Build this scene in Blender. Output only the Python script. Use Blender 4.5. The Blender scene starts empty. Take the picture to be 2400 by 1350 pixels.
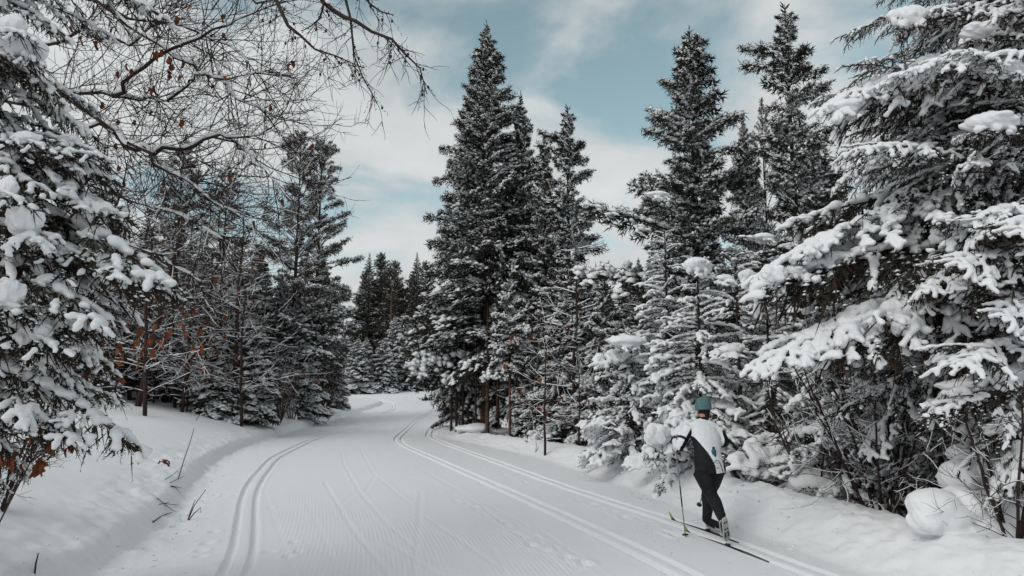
import bpy, math
import numpy as np
from mathutils import Matrix, Vector
R = math.radians
scene = bpy.context.scene
COL = scene.collection

# ------------------------------------------------------------------ camera
FPX, HZ, CAMH = 1700.0, 920.0, 1.65
PITCH = math.atan((HZ - 675.0) / FPX)
cam_d = bpy.data.cameras.new('camera'); cam = bpy.data.objects.new('camera', cam_d); COL.objects.link(cam)
cam_d.sensor_width = 36.0; cam_d.lens = FPX * 36.0 / 2400.0
cam_d.clip_start = 0.05; cam_d.clip_end = 2000
cam.location = (0, 0, CAMH); cam.rotation_euler = (R(90) + PITCH, 0, 0)
scene.camera = cam

# ------------------------------------------------------------------ sky and sun
SUN_EL, SUN_AZ = 40.0, -136.0            # azimuth clockwise from +Y (the view direction)
world = bpy.data.worlds.new('World'); scene.world = world; world.use_nodes = True
nt = world.node_tree; nt.nodes.clear(); N = nt.nodes.new; LK = nt.links.new
out = N('ShaderNodeOutputWorld'); bg = N('ShaderNodeBackground'); LK(bg.outputs[0], out.inputs[0])
sky = N('ShaderNodeTexSky'); sky.sky_type = 'NISHITA'; sky.sun_disc = False
sky.sun_elevation = R(SUN_EL); sky.sun_rotation = R(SUN_AZ); sky.air_density = 1.0; sky.dust_density = 1.0; sky.ozone_density = 1.0
tc = N('ShaderNodeTexCoord'); sep = N('ShaderNodeSeparateXYZ'); LK(tc.outputs['Generated'], sep.inputs[0])
def wmath(op, a, b=None, clamp=False):
    n = N('ShaderNodeMath'); n.operation = op; n.use_clamp = clamp
    for i, v in enumerate((a, b)):
        if v is None: continue
        if isinstance(v, (int, float)): n.inputs[i].default_value = v
        else: LK(v, n.inputs[i])
    return n.outputs[0]
zz = wmath('ADD', wmath('MAXIMUM', sep.outputs[2], 0.0), 0.22)
cx = wmath('DIVIDE', sep.outputs[0], zz); cy = wmath('DIVIDE', sep.outputs[1], zz)
comb = N('ShaderNodeCombineXYZ'); LK(cx, comb.inputs[0]); LK(cy, comb.inputs[1]); comb.inputs[2].default_value = 3.7
def cloud_noise(scale, detail, off, dist=0.0):
    ad = N('ShaderNodeVectorMath'); ad.operation = 'ADD'; LK(comb.outputs[0], ad.inputs[0]); ad.inputs[1].default_value = off
    n = N('ShaderNodeTexNoise'); LK(ad.outputs[0], n.inputs['Vector'])
    n.inputs['Scale'].default_value = scale; n.inputs['Detail'].default_value = detail
    n.inputs['Roughness'].default_value = 0.52; n.inputs['Distortion'].default_value = dist
    return n.outputs[0]
big = cloud_noise(1.7, 7, (15.08, 11.82, 0), 0.35)
fine = cloud_noise(3.2, 6, (5.1, 8.2, 0), 0.2)
val = wmath('ADD', wmath('MULTIPLY', big, 0.8), wmath('MULTIPLY', fine, 0.2))
mr = N('ShaderNodeMapRange'); mr.interpolation_type = 'SMOOTHSTEP'; LK(val, mr.inputs[0])
mr.inputs[1].default_value = 0.375; mr.inputs[2].default_value = 0.53
hs = N('ShaderNodeHueSaturation'); LK(sky.outputs[0], hs.inputs['Color'])
hs.inputs['Hue'].default_value = 0.445; hs.inputs['Saturation'].default_value = 0.66; hs.inputs['Value'].default_value = 1.18
shade = N('ShaderNodeMapRange'); LK(fine, shade.inputs[0]); shade.inputs[1].default_value = .3; shade.inputs[2].default_value = .75
shade.inputs[3].default_value = 0.86; shade.inputs[4].default_value = 1.05
cl = N('ShaderNodeVectorMath'); cl.operation = 'SCALE'; cl.inputs[0].default_value = (6.3, 6.5, 6.55); LK(shade.outputs[0], cl.inputs['Scale'])
mx = N('ShaderNodeMix'); mx.data_type = 'RGBA'; LK(mr.outputs[0], mx.inputs[0]); LK(hs.outputs[0], mx.inputs[6]); LK(cl.outputs[0], mx.inputs[7])
LK(mx.outputs[2], bg.inputs[0]); bg.inputs[1].default_value = 0.108

sun_d = bpy.data.lights.new('sun', 'SUN'); sun_d.energy = 1.15; sun_d.angle = R(32); sun_d.color = (1.0, 0.95, 0.9)
sun = bpy.data.objects.new('sun', sun_d); COL.objects.link(sun)
_sd = Vector((math.sin(R(SUN_AZ)) * math.cos(R(SUN_EL)), math.cos(R(SUN_AZ)) * math.cos(R(SUN_EL)), math.sin(R(SUN_EL))))
sun.rotation_euler = (-_sd).to_track_quat('-Z', 'Y').to_euler(); sun.location = (20, -10, 30)

vs = scene.view_settings
vs.view_transform = 'Standard'; vs.look = 'None'; vs.exposure = 0.0; vs.gamma = 1.0; vs.use_curve_mapping = False
scene.render.engine = 'CYCLES'
scene.cycles.max_bounces = 3; scene.cycles.diffuse_bounces = 2; scene.cycles.glossy_bounces = 1; scene.cycles.transmission_bounces = 0
scene.cycles.use_adaptive_sampling = True; scene.cycles.adaptive_threshold = 0.04
scene.cycles.use_denoising = True

# ------------------------------------------------------------------ helpers
def P(px, py, d):
    """the point on the photograph's ray through (px, py) at world depth Y = d"""
    u = (px - 1200.0) / FPX; v = -(py - 675.0) / FPX
    ry = math.cos(PITCH) - v * math.sin(PITCH); rz = math.sin(PITCH) + v * math.cos(PITCH)
    t = d / ry
    return np.array((t * u, d, CAMH + t * rz))
def smooth(e0, e1, x):
    t = np.clip((x - e0) / (e1 - e0), 0, 1); return t * t * (3 - 2 * t)
def base_z(y):
    yy = np.clip(y, 20, 92); z = 0.0007 * (yy - 20) ** 2
    return z + np.clip(y - 92, 0, 400) * 0.03
def hit_base(px, py):
    for d in np.arange(2.0, 120, 0.02):
        p = P(px, py, d)
        if p[2] <= base_z(d): return p
    return p
def hit_far(px, py):
    lo = None
    for d in np.arange(2.0, 160, 0.05):
        p = P(px, py, d)
        if p[2] <= base_z(d): return p
    return p
_YY = np.arange(-40, 420, 0.1)
def curve(pts, sig=1.2):
    pts = sorted(pts); xs = np.interp(_YY, [p[0] for p in pts], [p[1] for p in pts])
    k = np.arange(-40, 41) * 0.1; g = np.exp(-k * k / (2 * sig * sig)); g /= g.sum()
    xs = np.convolve(np.pad(xs, 40, mode='edge'), g, mode='valid')
    return lambda y: np.interp(y, _YY, xs)
def pxcurve(lst, head, tail, sig=1.2):
    pts = []
    for (a, b) in lst:
        p = hit_base(a, b); pts.append((float(p[1]), float(p[0])))
    return curve(head + pts + tail, sig)
xL = pxcurve([(331, 1282), (383, 1236), (430, 1158), (497, 1085), (570, 1049), (694, 1007), (850, 965), (905, 945)],
             [(-40, -2.2), (0, -3.0), (4, -3.5)], [(58, -11.5), (66, -17), (75, -26), (100, -50), (400, -60)])
xR = curve([(-40, 5.6), (0, 5.3), (5.7, 4.3), (8.5, 3.7), (12.3, 2.95), (16, 2.15), (19.8, 1.2), (24, -.5), (28, -2.4), (34, -3.1),
            (48, -3.9), (60, -4.3), (70, -2), (80, 6), (100, 40), (400, 60)])
tL = pxcurve([(568, 1347), (582, 1162), (597, 1130), (643, 1073), (724, 1033), (850, 991), (925, 957)], [(-40, -.6), (2, -1.9)], [(56, -9), (70, -17), (100, -44), (400, -50)], 0.9)
tI = pxcurve([(1620, 1350), (1275, 1190), (1000, 1068), (940, 1042), (930, 1028), (975, 985), (1025, 955)], [(-40, 3.6), (2, 2.4)], [(62, -7), (80, 0), (100, 25), (400, 30)], 0.9)
tO = pxcurve([(1290, 1130), (1150, 1078), (1050, 1043), (1004, 1023), (1012, 1004), (1055, 974)], [(-40, 4.6), (2, 4.0), (5, 3.28), (7.5, 2.655), (8.24, 2.47), (9.12, 2.25), (10.2, 1.93), (11.5, 1.45)], [(62, -5.4), (80, 3.5), (100, 33), (400, 40)], 0.9)

def _h(i, j, s):
    n = (i * 374761393 + j * 668265263 + s * 974711) & 0x7fffffff
    n = ((n ^ (n >> 13)) * 1274126177) & 0x7fffffff
    n = (n ^ (n >> 16)) & 0xffff
    return n / 65535.0
def vnoise(x, y, s=0):
    xi = np.floor(x).astype(np.int64); yi = np.floor(y).astype(np.int64); fx = x - xi; fy = y - yi
    fx = fx * fx * (3 - 2 * fx); fy = fy * fy * (3 - 2 * fy)
    a = _h(xi, yi, s); b = _h(xi + 1, yi, s); c = _h(xi, yi + 1, s); d = _h(xi + 1, yi + 1, s)
    return (a + (b - a) * fx) * (1 - fy) + (c + (d - c) * fx) * fy - 0.5
def fbm(x, y, s=0, o=4):
    t = 0; a = 1.0
    for k in range(o):
        t = t + a * vnoise(x, y, s + k * 7); x = x * 2.03 + 5.1; y = y * 2.03 + 1.7; a *= .5
    return t

def ridge_h(y): return np.interp(y, [0, 5, 12, 20, 28, 34, 60], [.40, .40, .40, .32, .22, .16, .12])
def gz(x, y):
    x = np.asarray(x, float); y = np.asarray(y, float)
    z = base_z(y)
    dl = xL(y) - x
    bank = np.interp(y, [0, 5, 30, 50, 75, 100], [1.7, 1.75, 1.75, 1.0, .6, .6])
    zl = .19 * smooth(-.08, .20, dl) + bank * (1 - np.exp(-np.clip(dl, 0, None) * .21)) + .10 * vnoise(x * .45, y * .45, 3) * smooth(.4, 2.5, dl)
    zl = zl + np.clip(dl - 12, 0, 60) * .02
    dr = x - xR(y)
    rh = ridge_h(y)
    zr = rh * smooth(-.85, .0, dr) - .42 * smooth(.08, .9, dr) + .22 * vnoise(x * .55, y * .55, 9) * smooth(.6, 2.5, dr) + np.clip(dr - 2, 0, 60) * .03
    zr = zr + .5 * smooth(4, 25, dr)
    z = z + np.where(dl > -.12, zl, 0) + np.where(dr > -.85, zr, 0)
    return z
def gz1(x, y): return float(gz(np.array([x]), np.array([y]))[0])
def hit(px, py, d0=3.0, d1=120.0):
    ds = np.arange(d0, d1, .03)
    u = (px - 1200.0) / FPX; v = -(py - 675.0) / FPX
    ry = math.cos(PITCH) - v * math.sin(PITCH); rz = math.sin(PITCH) + v * math.cos(PITCH)
    t = ds / ry; z = CAMH + t * rz; g = gz(t * u, ds)
    k = np.nonzero(z <= g)[0]
    k = k[0] if len(k) else len(ds) - 1
    return np.array((t[k] * u, ds[k], g[k]))
def at(px, d):
    """ground point under pixel column px at depth d"""
    x = (px - 1200.0) / FPX * d / math.cos(PITCH) * 0.99
    return np.array((x, d, gz1(x, d)))

# ------------------------------------------------------------------ materials
def mat(name, col, rough=.8, var=None, vscale=8.0, bump=0.0, bscale=30.0, spec=.2, detail=4, sheen=0.0, objrand=0.0):
    m = bpy.data.materials.new(name); m.use_nodes = True; t = m.node_tree; b = t.nodes['Principled BSDF']
    b.inputs['Base Color'].default_value = (*col, 1); b.inputs['Roughness'].default_value = rough; b.inputs['Specular IOR Level'].default_value = spec
    if var is not None:
        g = t.nodes.new('ShaderNodeNewGeometry')
        n = t.nodes.new('ShaderNodeTexNoise'); n.inputs['Scale'].default_value = vscale; n.inputs['Detail'].default_value = detail
        t.links.new(g.outputs['Position'], n.inputs['Vector'])
        r = t.nodes.new('ShaderNodeValToRGB'); r.color_ramp.elements[0].color = (*col, 1); r.color_ramp.elements[1].color = (*var, 1)
        r.color_ramp.elements[0].position = .35; r.color_ramp.elements[1].position = .65
        t.links.new(n.outputs[0], r.inputs[0]); t.links.new(r.outputs[0], b.inputs['Base Color'])
    if bump:
        g2 = t.nodes.new('ShaderNodeTexCoord')
        n2 = t.nodes.new('ShaderNodeTexNoise'); n2.inputs['Scale'].default_value = bscale; n2.inputs['Detail'].default_value = 5
        t.links.new(g2.outputs['Object'], n2.inputs['Vector'])
        bp = t.nodes.new('ShaderNodeBump'); bp.inputs['Strength'].default_value = bump; bp.inputs['Distance'].default_value = .02
        t.links.new(n2.outputs[0], bp.inputs['Height']); t.links.new(bp.outputs[0], b.inputs['Normal'])
    return m
SNOW_C = (.80, .81, .825)
M_SNOW = mat('tree_snow', SNOW_C, .75, bump=.35, bscale=14, spec=.12)
M_GROUND = mat('ground_snow', SNOW_C, .7, bump=.30, bscale=9, spec=.15)
M_NEEDLE = mat('spruce_needles', (.017, .018, .014), .7, (.045, .045, .034), 1.6, spec=.15)
M_NEEDLE_O = mat('fir_needles_olive', (.018, .022, .012), .65, (.06, .055, .022), 2.2, spec=.2)
M_PINE = mat('pine_needles', (.035, .031, .025), .7, (.08, .066, .05), 1.3, spec=.15)
M_BARK = mat('dark_bark', (.022, .017, .014), .9, (.055, .042, .036), 9, bump=.8, bscale=25)
M_BARKR = mat('red_brown_bark', (.055, .032, .024), .9, (.11, .07, .055), 7, bump=.8, bscale=20)
M_TWIG = mat('dark_twig_bark', (.026, .017, .015), .85, (.05, .034, .03), 5)
M_RUST = mat('dead_rust_twigs', (.026, .016, .012), .9, (.05, .028, .02), 6)
M_BRUSH = mat('reddish_brush_stems', (.055, .028, .022), .9, (.10, .05, .038), 6)
M_LEAF = mat('withered_oak_leaf', (.11, .038, .018), .85, (.22, .07, .03), 14, bump=.4, bscale=60)

# trail surface: corduroy combed into the snow between the classic tracks (fine relief in the bump)
def trail_material():
    m = bpy.data.materials.new('groomed_snow'); m.use_nodes = True; t = m.node_tree; b = t.nodes['Principled BSDF']
    b.inputs['Base Color'].default_value = (*SNOW_C, 1); b.inputs['Roughness'].default_value = .65; b.inputs['Specular IOR Level'].default_value = .15
    uv = t.nodes.new('ShaderNodeUVMap'); uv.uv_map = 'trail'
    sp = t.nodes.new('ShaderNodeSeparateXYZ'); t.links.new(uv.outputs[0], sp.inputs[0])
    mu = t.nodes.new('ShaderNodeMath'); mu.operation = 'MULTIPLY'; mu.inputs[1].default_value = 2 * math.pi / .05; t.links.new(sp.outputs[0], mu.inputs[0])
    sn = t.nodes.new('ShaderNodeMath'); sn.operation = 'SINE'; t.links.new(mu.outputs[0], sn.inputs[0])
    g = t.nodes.new('ShaderNodeNewGeometry')
    n = t.nodes.new('ShaderNodeTexNoise'); n.inputs['Scale'].default_value = 1.1; n.inputs['Detail'].default_value = 3; t.links.new(g.outputs['Position'], n.inputs['Vector'])
    mr = t.nodes.new('ShaderNodeMapRange'); t.links.new(n.outputs[0], mr.inputs[0]); mr.inputs[1].default_value = .42; mr.inputs[2].default_value = .62
    mr.inputs[3].default_value = .15; mr.inputs[4].default_value = 1.0
    mm = t.nodes.new('ShaderNodeMath'); mm.operation = 'MULTIPLY'; 
    ac = t.nodes.new('ShaderNodeAttribute'); ac.attribute_name = 'comb'
    m3 = t.nodes.new('ShaderNodeMath'); m3.operation = 'MULTIPLY'; t.links.new(ac.outputs['Fac'], m3.inputs[0]); t.links.new(mr.outputs[0], m3.inputs[1])
    t.links.new(sn.outputs[0], mm.inputs[0]); t.links.new(m3.outputs[0], mm.inputs[1])
    n2 = t.nodes.new('ShaderNodeTexNoise'); n2.inputs['Scale'].default_value = 28; n2.inputs['Detail'].default_value = 6; t.links.new(g.outputs['Position'], n2.inputs['Vector'])
    ad = t.nodes.new('ShaderNodeMath'); ad.operation = 'MULTIPLY_ADD'; t.links.new(n2.outputs[0], ad.inputs[0]); ad.inputs[1].default_value = 3.0; t.links.new(mm.outputs[0], ad.inputs[2])
    bp = t.nodes.new('ShaderNodeBump'); bp.inputs['Strength'].default_value = .42; bp.inputs['Distance'].default_value = .003
    t.links.new(ad.outputs[0], bp.inputs['Height']); t.links.new(bp.outputs[0], b.inputs['Normal'])
    return m
M_TRAIL = trail_material()

# ------------------------------------------------------------------ mesh tools
def new_mesh(name, V, F, mats, midx=None, smooth_=True):
    V = np.asarray(V, np.float32); F = np.asarray(F, np.int32)
    me = bpy.data.meshes.new(name); nf, k = F.shape
    me.vertices.add(len(V)); me.vertices.foreach_set('co', V.ravel())
    me.loops.add(nf * k); me.loops.foreach_set('vertex_index', F.ravel())
    me.polygons.add(nf); me.polygons.foreach_set('loop_start', np.arange(0, nf * k, k, dtype=np.int32))
    try: me.polygons.foreach_set('loop_total', np.full(nf, k, np.int32))
    except Exception: pass
    for m in mats: me.materials.append(m)
    if midx is not None: me.polygons.foreach_set('material_index', np.asarray(midx, np.int32))
    me.polygons.foreach_set('use_smooth', np.full(nf, smooth_))
    me.update(calc_edges=True); me.validate()
    return me
def ob(name, me, parent=None, loc=None, mtx=None):
    o = bpy.data.objects.new(name, me); COL.objects.link(o)
    if parent is not None: o.parent = parent
    if loc is not None: o.location = loc
    if mtx is not None: o.matrix_local = mtx
    return o
def tag(o, label, cat, group=None):
    o['label'] = label; o['category'] = cat
    if group: o['group'] = group
    return o
def empty(name, loc=(0, 0, 0), rz=0.0, s=1.0):
    o = bpy.data.objects.new(name, None); COL.objects.link(o)
    o.location = loc; o.rotation_euler = (0, 0, rz); o.scale = (s, s, s); o.empty_display_size = .2
    return o

_o8 = np.array([(1,0,0),(-1,0,0),(0,1,0),(0,-1,0),(0,0,1),(0,0,-1)], float)
_f8 = [(0,2,4),(2,1,4),(1,3,4),(3,0,4),(2,0,5),(1,2,5),(3,1,5),(0,3,5)]
def _subdiv(V, F):
    V = [tuple(v) for v in V]; cache = {}; out = []
    def mid(a, b):
        k = (min(a, b), max(a, b))
        if k not in cache:
            m = np.array(V[a]) + np.array(V[b]); m /= np.linalg.norm(m); cache[k] = len(V); V.append(tuple(m))
        return cache[k]
    for a, b, c in F:
        x, y, z = mid(a, b), mid(b, c), mid(c, a); out += [(a, x, z), (x, b, y), (z, y, c), (x, y, z)]
    return np.array(V), out
OCT1 = _subdiv(_o8, _f8); OCT2 = _subdiv(*OCT1); OCT3 = _subdiv(*OCT2)
_a6 = np.arange(6) * math.pi / 3
HEX = (np.concatenate([[(0, 0, 1)], np.stack([np.cos(_a6) * .95, np.sin(_a6) * .95, np.where(np.arange(6) % 2, .12, -.05)], 1), [(0, 0, -.55)]]),
       [(0, 1 + i, 1 + (i + 1) % 6) for i in range(6)] + [(7, 1 + (i + 1) % 6, 1 + i) for i in range(6)])

_a4 = np.arange(4) * math.pi / 2
QUAD = (np.concatenate([[(0, 0, 1)], np.stack([np.cos(_a4), np.sin(_a4), np.where(np.arange(4) % 2, .1, -.1)], 1), [(0, 0, -.5)]]),
        [(0, 1 + i, 1 + (i + 1) % 4) for i in range(4)] + [(5, 1 + (i + 1) % 4, 1 + i) for i in range(4)])
class Geo:
    def __init__(s): s.V = []; s.F = []; s.M = []; s.n = 0
    def add(s, V, F, m=0):
        V = np.asarray(V, float); F = np.asarray(F, int)
        if len(F) == 0: return
        s.V.append(V); s.F.append(F + s.n); s.M.append(np.full(len(F), m, int) if np.isscalar(m) else np.asarray(m)); s.n += len(V)
    def arr(s):
        return np.concatenate(s.V), np.concatenate(s.F), np.concatenate(s.M)
    def tube(s, pts, rad, k=4, m=0, cap=True):
        pts = np.asarray(pts, float); n = len(pts); rad = np.broadcast_to(np.asarray(rad, float), (n,))
        T = np.gradient(pts, axis=0); T /= np.linalg.norm(T, axis=1, keepdims=True) + 1e-9
        ref = np.array((0, 0, 1.0)) if abs(T[:, 2]).mean() < .8 else np.array((1.0, 0, 0))
        U = np.cross(T, ref); U /= np.linalg.norm(U, axis=1, keepdims=True) + 1e-9; W = np.cross(U, T)
        a = np.arange(k) * 2 * math.pi / k
        V = pts[:, None] + rad[:, None, None] * (np.cos(a)[None, :, None] * U[:, None] + np.sin(a)[None, :, None] * W[:, None])
        V = V.reshape(-1, 3); i = np.arange(n - 1)[:, None] * k; j = np.arange(k)[None]; j2 = (j + 1) % k
        A = (i + j).ravel(); B = (i + j2).ravel(); C = (i + k + j2).ravel(); D = (i + k + j).ravel()
        F = np.concatenate([np.stack([A, B, C], 1), np.stack([A, C, D], 1)])
        if cap:
            V = np.concatenate([V, pts[:1], pts[-1:]]); c0 = n * k; c1 = c0 + 1; j = j.ravel(); j2 = j2.ravel()
            F = np.concatenate([F, np.stack([np.full(k, c0), j2, j], 1), np.stack([np.full(k, c1), (n - 1) * k + j, (n - 1) * k + j2], 1)])
        s.add(V, F, m)
    def spindles(s, S, E, r, m=0):
        S = np.asarray(S, float); E = np.asarray(E, float); n = len(S)
        if n == 0: return
        T = E - S; L = np.linalg.norm(T, axis=1, keepdims=True) + 1e-9; T = T / L
        ref = np.where(np.abs(T[:, 2:3]) < .9, np.array([[0, 0, 1.0]]), np.array([[1.0, 0, 0]]))
        U = np.cross(T, ref); U /= np.linalg.norm(U, axis=1, keepdims=True) + 1e-9; W = np.cross(U, T)
        r = np.broadcast_to(np.asarray(r, float), (n,))[:, None]; mid = S * .55 + E * .45
        V = np.stack([S, mid + W * r, mid + (U * .87 - W * .5) * r, mid + (-U * .87 - W * .5) * r, E], 1).reshape(-1, 3)
        b = np.arange(n)[:, None] * 5
        F = np.concatenate([b + np.array(f) for f in ((0, 2, 1), (0, 3, 2), (0, 1, 3), (4, 1, 2), (4, 2, 3), (4, 3, 1))])
        s.add(V, F, m)
    def needles(s, S, E, per, ln, w, rng, m=0, fwd=.9):
        S = np.repeat(np.asarray(S, float), per, 0); E = np.repeat(np.asarray(E, float), per, 0); n = len(S)
        if n == 0: return
        T = E - S; T /= np.linalg.norm(T, axis=1, keepdims=True) + 1e-9
        B = S + (E - S) * rng.random((n, 1))
        Q = rng.normal(size=(n, 3)); Q -= (Q * T).sum(1, keepdims=True) * T; Q /= np.linalg.norm(Q, axis=1, keepdims=True) + 1e-9
        D = T * fwd + Q; D /= np.linalg.norm(D, axis=1, keepdims=True)
        X = np.cross(D, rng.normal(size=(n, 3))); X /= np.linalg.norm(X, axis=1, keepdims=True) + 1e-9
        tip = B + D * ln * rng.uniform(.7, 1.2, (n, 1))
        V = np.stack([B - X * w, B + X * w, tip], 1).reshape(-1, 3)
        s.add(V, np.arange(n * 3).reshape(-1, 3), m)
    def blobs(s, C, rad, rng, m=0, tpl=HEX, jit=.15):
        C = np.asarray(C, float); n = len(C)
        if n == 0: return
        rad = np.asarray(rad, float)
        if rad.ndim == 1: rad = np.repeat(rad[:, None], 3, 1)
        tv, tf = tpl; tv = np.asarray(tv); tf = np.asarray(tf); k = len(tv)
        a = rng.uniform(0, 6.28, n); ca, sa = np.cos(a), np.sin(a)
        v = np.repeat(tv[None], n, 0) * (1 + rng.uniform(-jit, jit, (n, k, 1)))
        v = np.stack([v[..., 0] * ca[:, None] - v[..., 1] * sa[:, None], v[..., 0] * sa[:, None] + v[..., 1] * ca[:, None], v[..., 2]], -1)
        V = (C[:, None] + v * rad[:, None]).reshape(-1, 3)
        F = (np.arange(n)[:, None, None] * k + tf[None]).reshape(-1, 3)
        s.add(V, F, m)
def voxel(V, F, size, sm=4, ratio=1.0):
    """union overlapping closed lumps into one smooth skin"""
    me = new_mesh('tmp', V, F, []); o = bpy.data.objects.new('tmp', me); COL.objects.link(o)
    md = o.modifiers.new('r', 'REMESH'); md.mode = 'VOXEL'; md.voxel_size = size
    if sm: md = o.modifiers.new('s', 'SMOOTH'); md.iterations = sm; md.factor = .5
    if ratio < 1: md = o.modifiers.new('d', 'DECIMATE'); md.ratio = ratio
    dg = bpy.context.evaluated_depsgraph_get(); ev = o.evaluated_get(dg); em = ev.to_mesh()
    em.calc_loop_triangles()
    v = np.empty(len(em.vertices) * 3, np.float32); em.vertices.foreach_get('co', v)
    f = np.empty(len(em.loop_triangles) * 3, np.int32); em.loop_triangles.foreach_get('vertices', f)
    ev.to_mesh_clear(); bpy.data.objects.remove(o); bpy.data.meshes.remove(me)
    return v.reshape(-1, 3).astype(float), f.reshape(-1, 3)

# ------------------------------------------------------------------ ground
def build_ground():
    near = np.geomspace(3.4, 140.0, 500)
    rows = np.concatenate([np.array([-30, -20, -12, -6, -2, 0, 1, 1.6, 2.1, 2.5, 2.8]), near, np.array([160, 180, 210, 260, 330, 400])])
    Y = rows
    g = .1125 + np.array([-.062, -.048, -.036, -.02, 0, .02, .036, .048, .062])
    groove = np.concatenate([-g[::-1], [0], g])
    L, I, O, l, r = xL(Y), tI(Y), tO(Y), tL(Y), xR(Y)
    # keep the order of the key lines where the trail narrows
    l = np.maximum(l, L + .5); I = np.maximum(I, l + .9); O = np.maximum(O, I + .55); edge = np.maximum(r, O + .4)
    cols = []; U = []
    def span(a, b, n, ua, ub, lo=False):
        for t in np.linspace(0, 1, n + 2)[1:-1]: cols.append(a * (1 - t) + b * t)
    def grp(c):
        for q in groove: cols.append(c + q)
    span(L - 1e-3, l - .18, 36, 0, 1); grp(l); span(l + .18, I - .18, 120, 0, 1); grp(I); span(I + .18, O - .18, 28, 0, 1); grp(O); span(O + .18, edge, 52, 0, 1)
    X = np.stack(cols, 1)
    left_off = np.concatenate([np.linspace(0, 2.4, 56), 2.4 + np.geomspace(.06, 90, 44)])
    XL_ = np.concatenate([(X[:, :1] - left_off[None, ::-1][:, :-1] - 0.0), X[:, :1]], 1)
    right_off = np.concatenate([np.linspace(0, 1.6, 30), 1.6 + np.geomspace(.06, 90, 44)])
    XR_ = np.concatenate([X[:, -1:], X[:, -1:] + right_off[None, 1:]], 1)
    def height(X):
        Yg = np.repeat(Y[:, None], X.shape[1], 1)
        z = gz(X, Yg)
        for c in (l, I, O):
            d = np.abs(np.abs(X - c[:, None]) - .1125)
            wob = 1 + .25 * vnoise(Yg * 2.3, Yg * 0 + c[0], 5)
            z = z - .042 * wob * (1 - smooth(.024, .05, d)) + .007 * np.exp(-((d - .07) / .02) ** 2)
        dr = X - xR(Y)[:, None]; dl = xL(Y)[:, None] - X
        rb = smooth(-.85, -.55, dr) * (1 - smooth(.05, .5, dr)); lb = smooth(-.5, -.05, dl) * (1 - smooth(.45, 1.1, dl))
        z = z + rb * (.045 * fbm(X * 5.2, Yg * 5.2, 11, 4) + .045 * np.clip(fbm(X * 16, Yg * 16, 21, 3), 0, 1)) + .02 * rb * fbm(X * 1.2, Yg * 1.2, 8)
        z = z + lb * (.07 * fbm(X * 3.6, Yg * 3.6, 31, 4) + .035 * np.clip(fbm(X * 13, Yg * 13, 41, 3), 0, 1))
        flat = (1 - rb) * (1 - lb)
        z = z + flat * .006 * fbm(X * 2.0, Yg * 2.0, 51, 4) + np.where((dl > .8) | (dr > .4), .03 * fbm(X * 1.1, Yg * 1.1, 61, 3), 0)
        mid = (dl < -.2) & (dl > -1.2)
        z = z + np.where(mid, .012 * np.clip(fbm(X * 9, Yg * 9, 71, 3), 0, 1), 0)
        return z, Yg
    def scratch(X, Yg, z):
        lines = [[(760,1130),(830,1245),(915,1350)], [(801,1062),(805,1085),(842,1152),(905,1225),(970,1284)], [(846,1055),(876,1111),(962,1182)],
                 [(987,1152),(977,1284),(968,1350)], [(906,1269),(1034,1350)], [(992,1209),(1080,1268),(1184,1342)], [(1154,1284),(1190,1350)],
                 [(880,1115),(857,1152)], [(838,1152),(784,1194)], [(887,1051),(1060,1140),(1300,1265)], [(620,1150),(655,1250),(690,1350)], [(1250,1230),(1420,1350)],
                 [(960,1080),(1120,1180),(1330,1345)], [(720,1180),(800,1350)]]
        for li, ln in enumerate(lines):
            pts = [hit_base(*q)[:2] for q in ln]; amp = (.016, .012, .008, .014, .011, .010, .008, .010, .007, .006, .006, .007, .006, .006)[li] * .55
            best = np.full(X.shape, 9.0)
            for a, b in zip(pts[:-1], pts[1:]):
                ab = b - a; t = np.clip(((X - a[0]) * ab[0] + (Yg - a[1]) * ab[1]) / (ab @ ab), 0, 1)
                best = np.minimum(best, np.hypot(X - a[0] - t * ab[0], Yg - a[1] - t * ab[1]))
            z = z - amp * np.exp(-(best / .026) ** 2) + amp * .5 * np.exp(-((best - .055) / .02) ** 2)
        rng = np.random.default_rng(4)
        dents = [((502,1248),.05),((486,1275),.055),((471,1291),.05),((689,1272),.045),((630,1295),.05),((677,1305),.045),((700,1294),.045),((632,1190),.045),
                 ((1113,1188),.05),((1247,1278),.06),((1281,1291),.055),((1329,1308),.06),((1370,1324),.065),((1348,1328),.05),((1461,1212),.05),((1462,1210),.04),
                 ((1388,1182),.06),((1436,1200),.05),((1571,1250),.06),((1592,1256),.07),((520,1165),.04),((470,1305),.05),((505,1160),.04)]
        for t in rng.random(46): dents.append(((1000 + 385 * t + rng.normal(0, 5), 1140 + 185 * t + rng.normal(0, 4)), rng.uniform(.022, .04)))
        for t in rng.random(30): dents.append(((1125 + 475 * t + rng.normal(0, 9), 1093 + 164 * t + rng.normal(0, 4)), rng.uniform(.025, .045)))
        for q, r_ in dents:
            c = hit_base(*q); d = np.hypot(X - c[0], (Yg - c[1]) * .8)
            z = z - .6 * r_ * np.exp(-(d / r_) ** 2) + .22 * r_ * np.exp(-((d - 1.7 * r_) / (.5 * r_)) ** 2)
        return z
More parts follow.
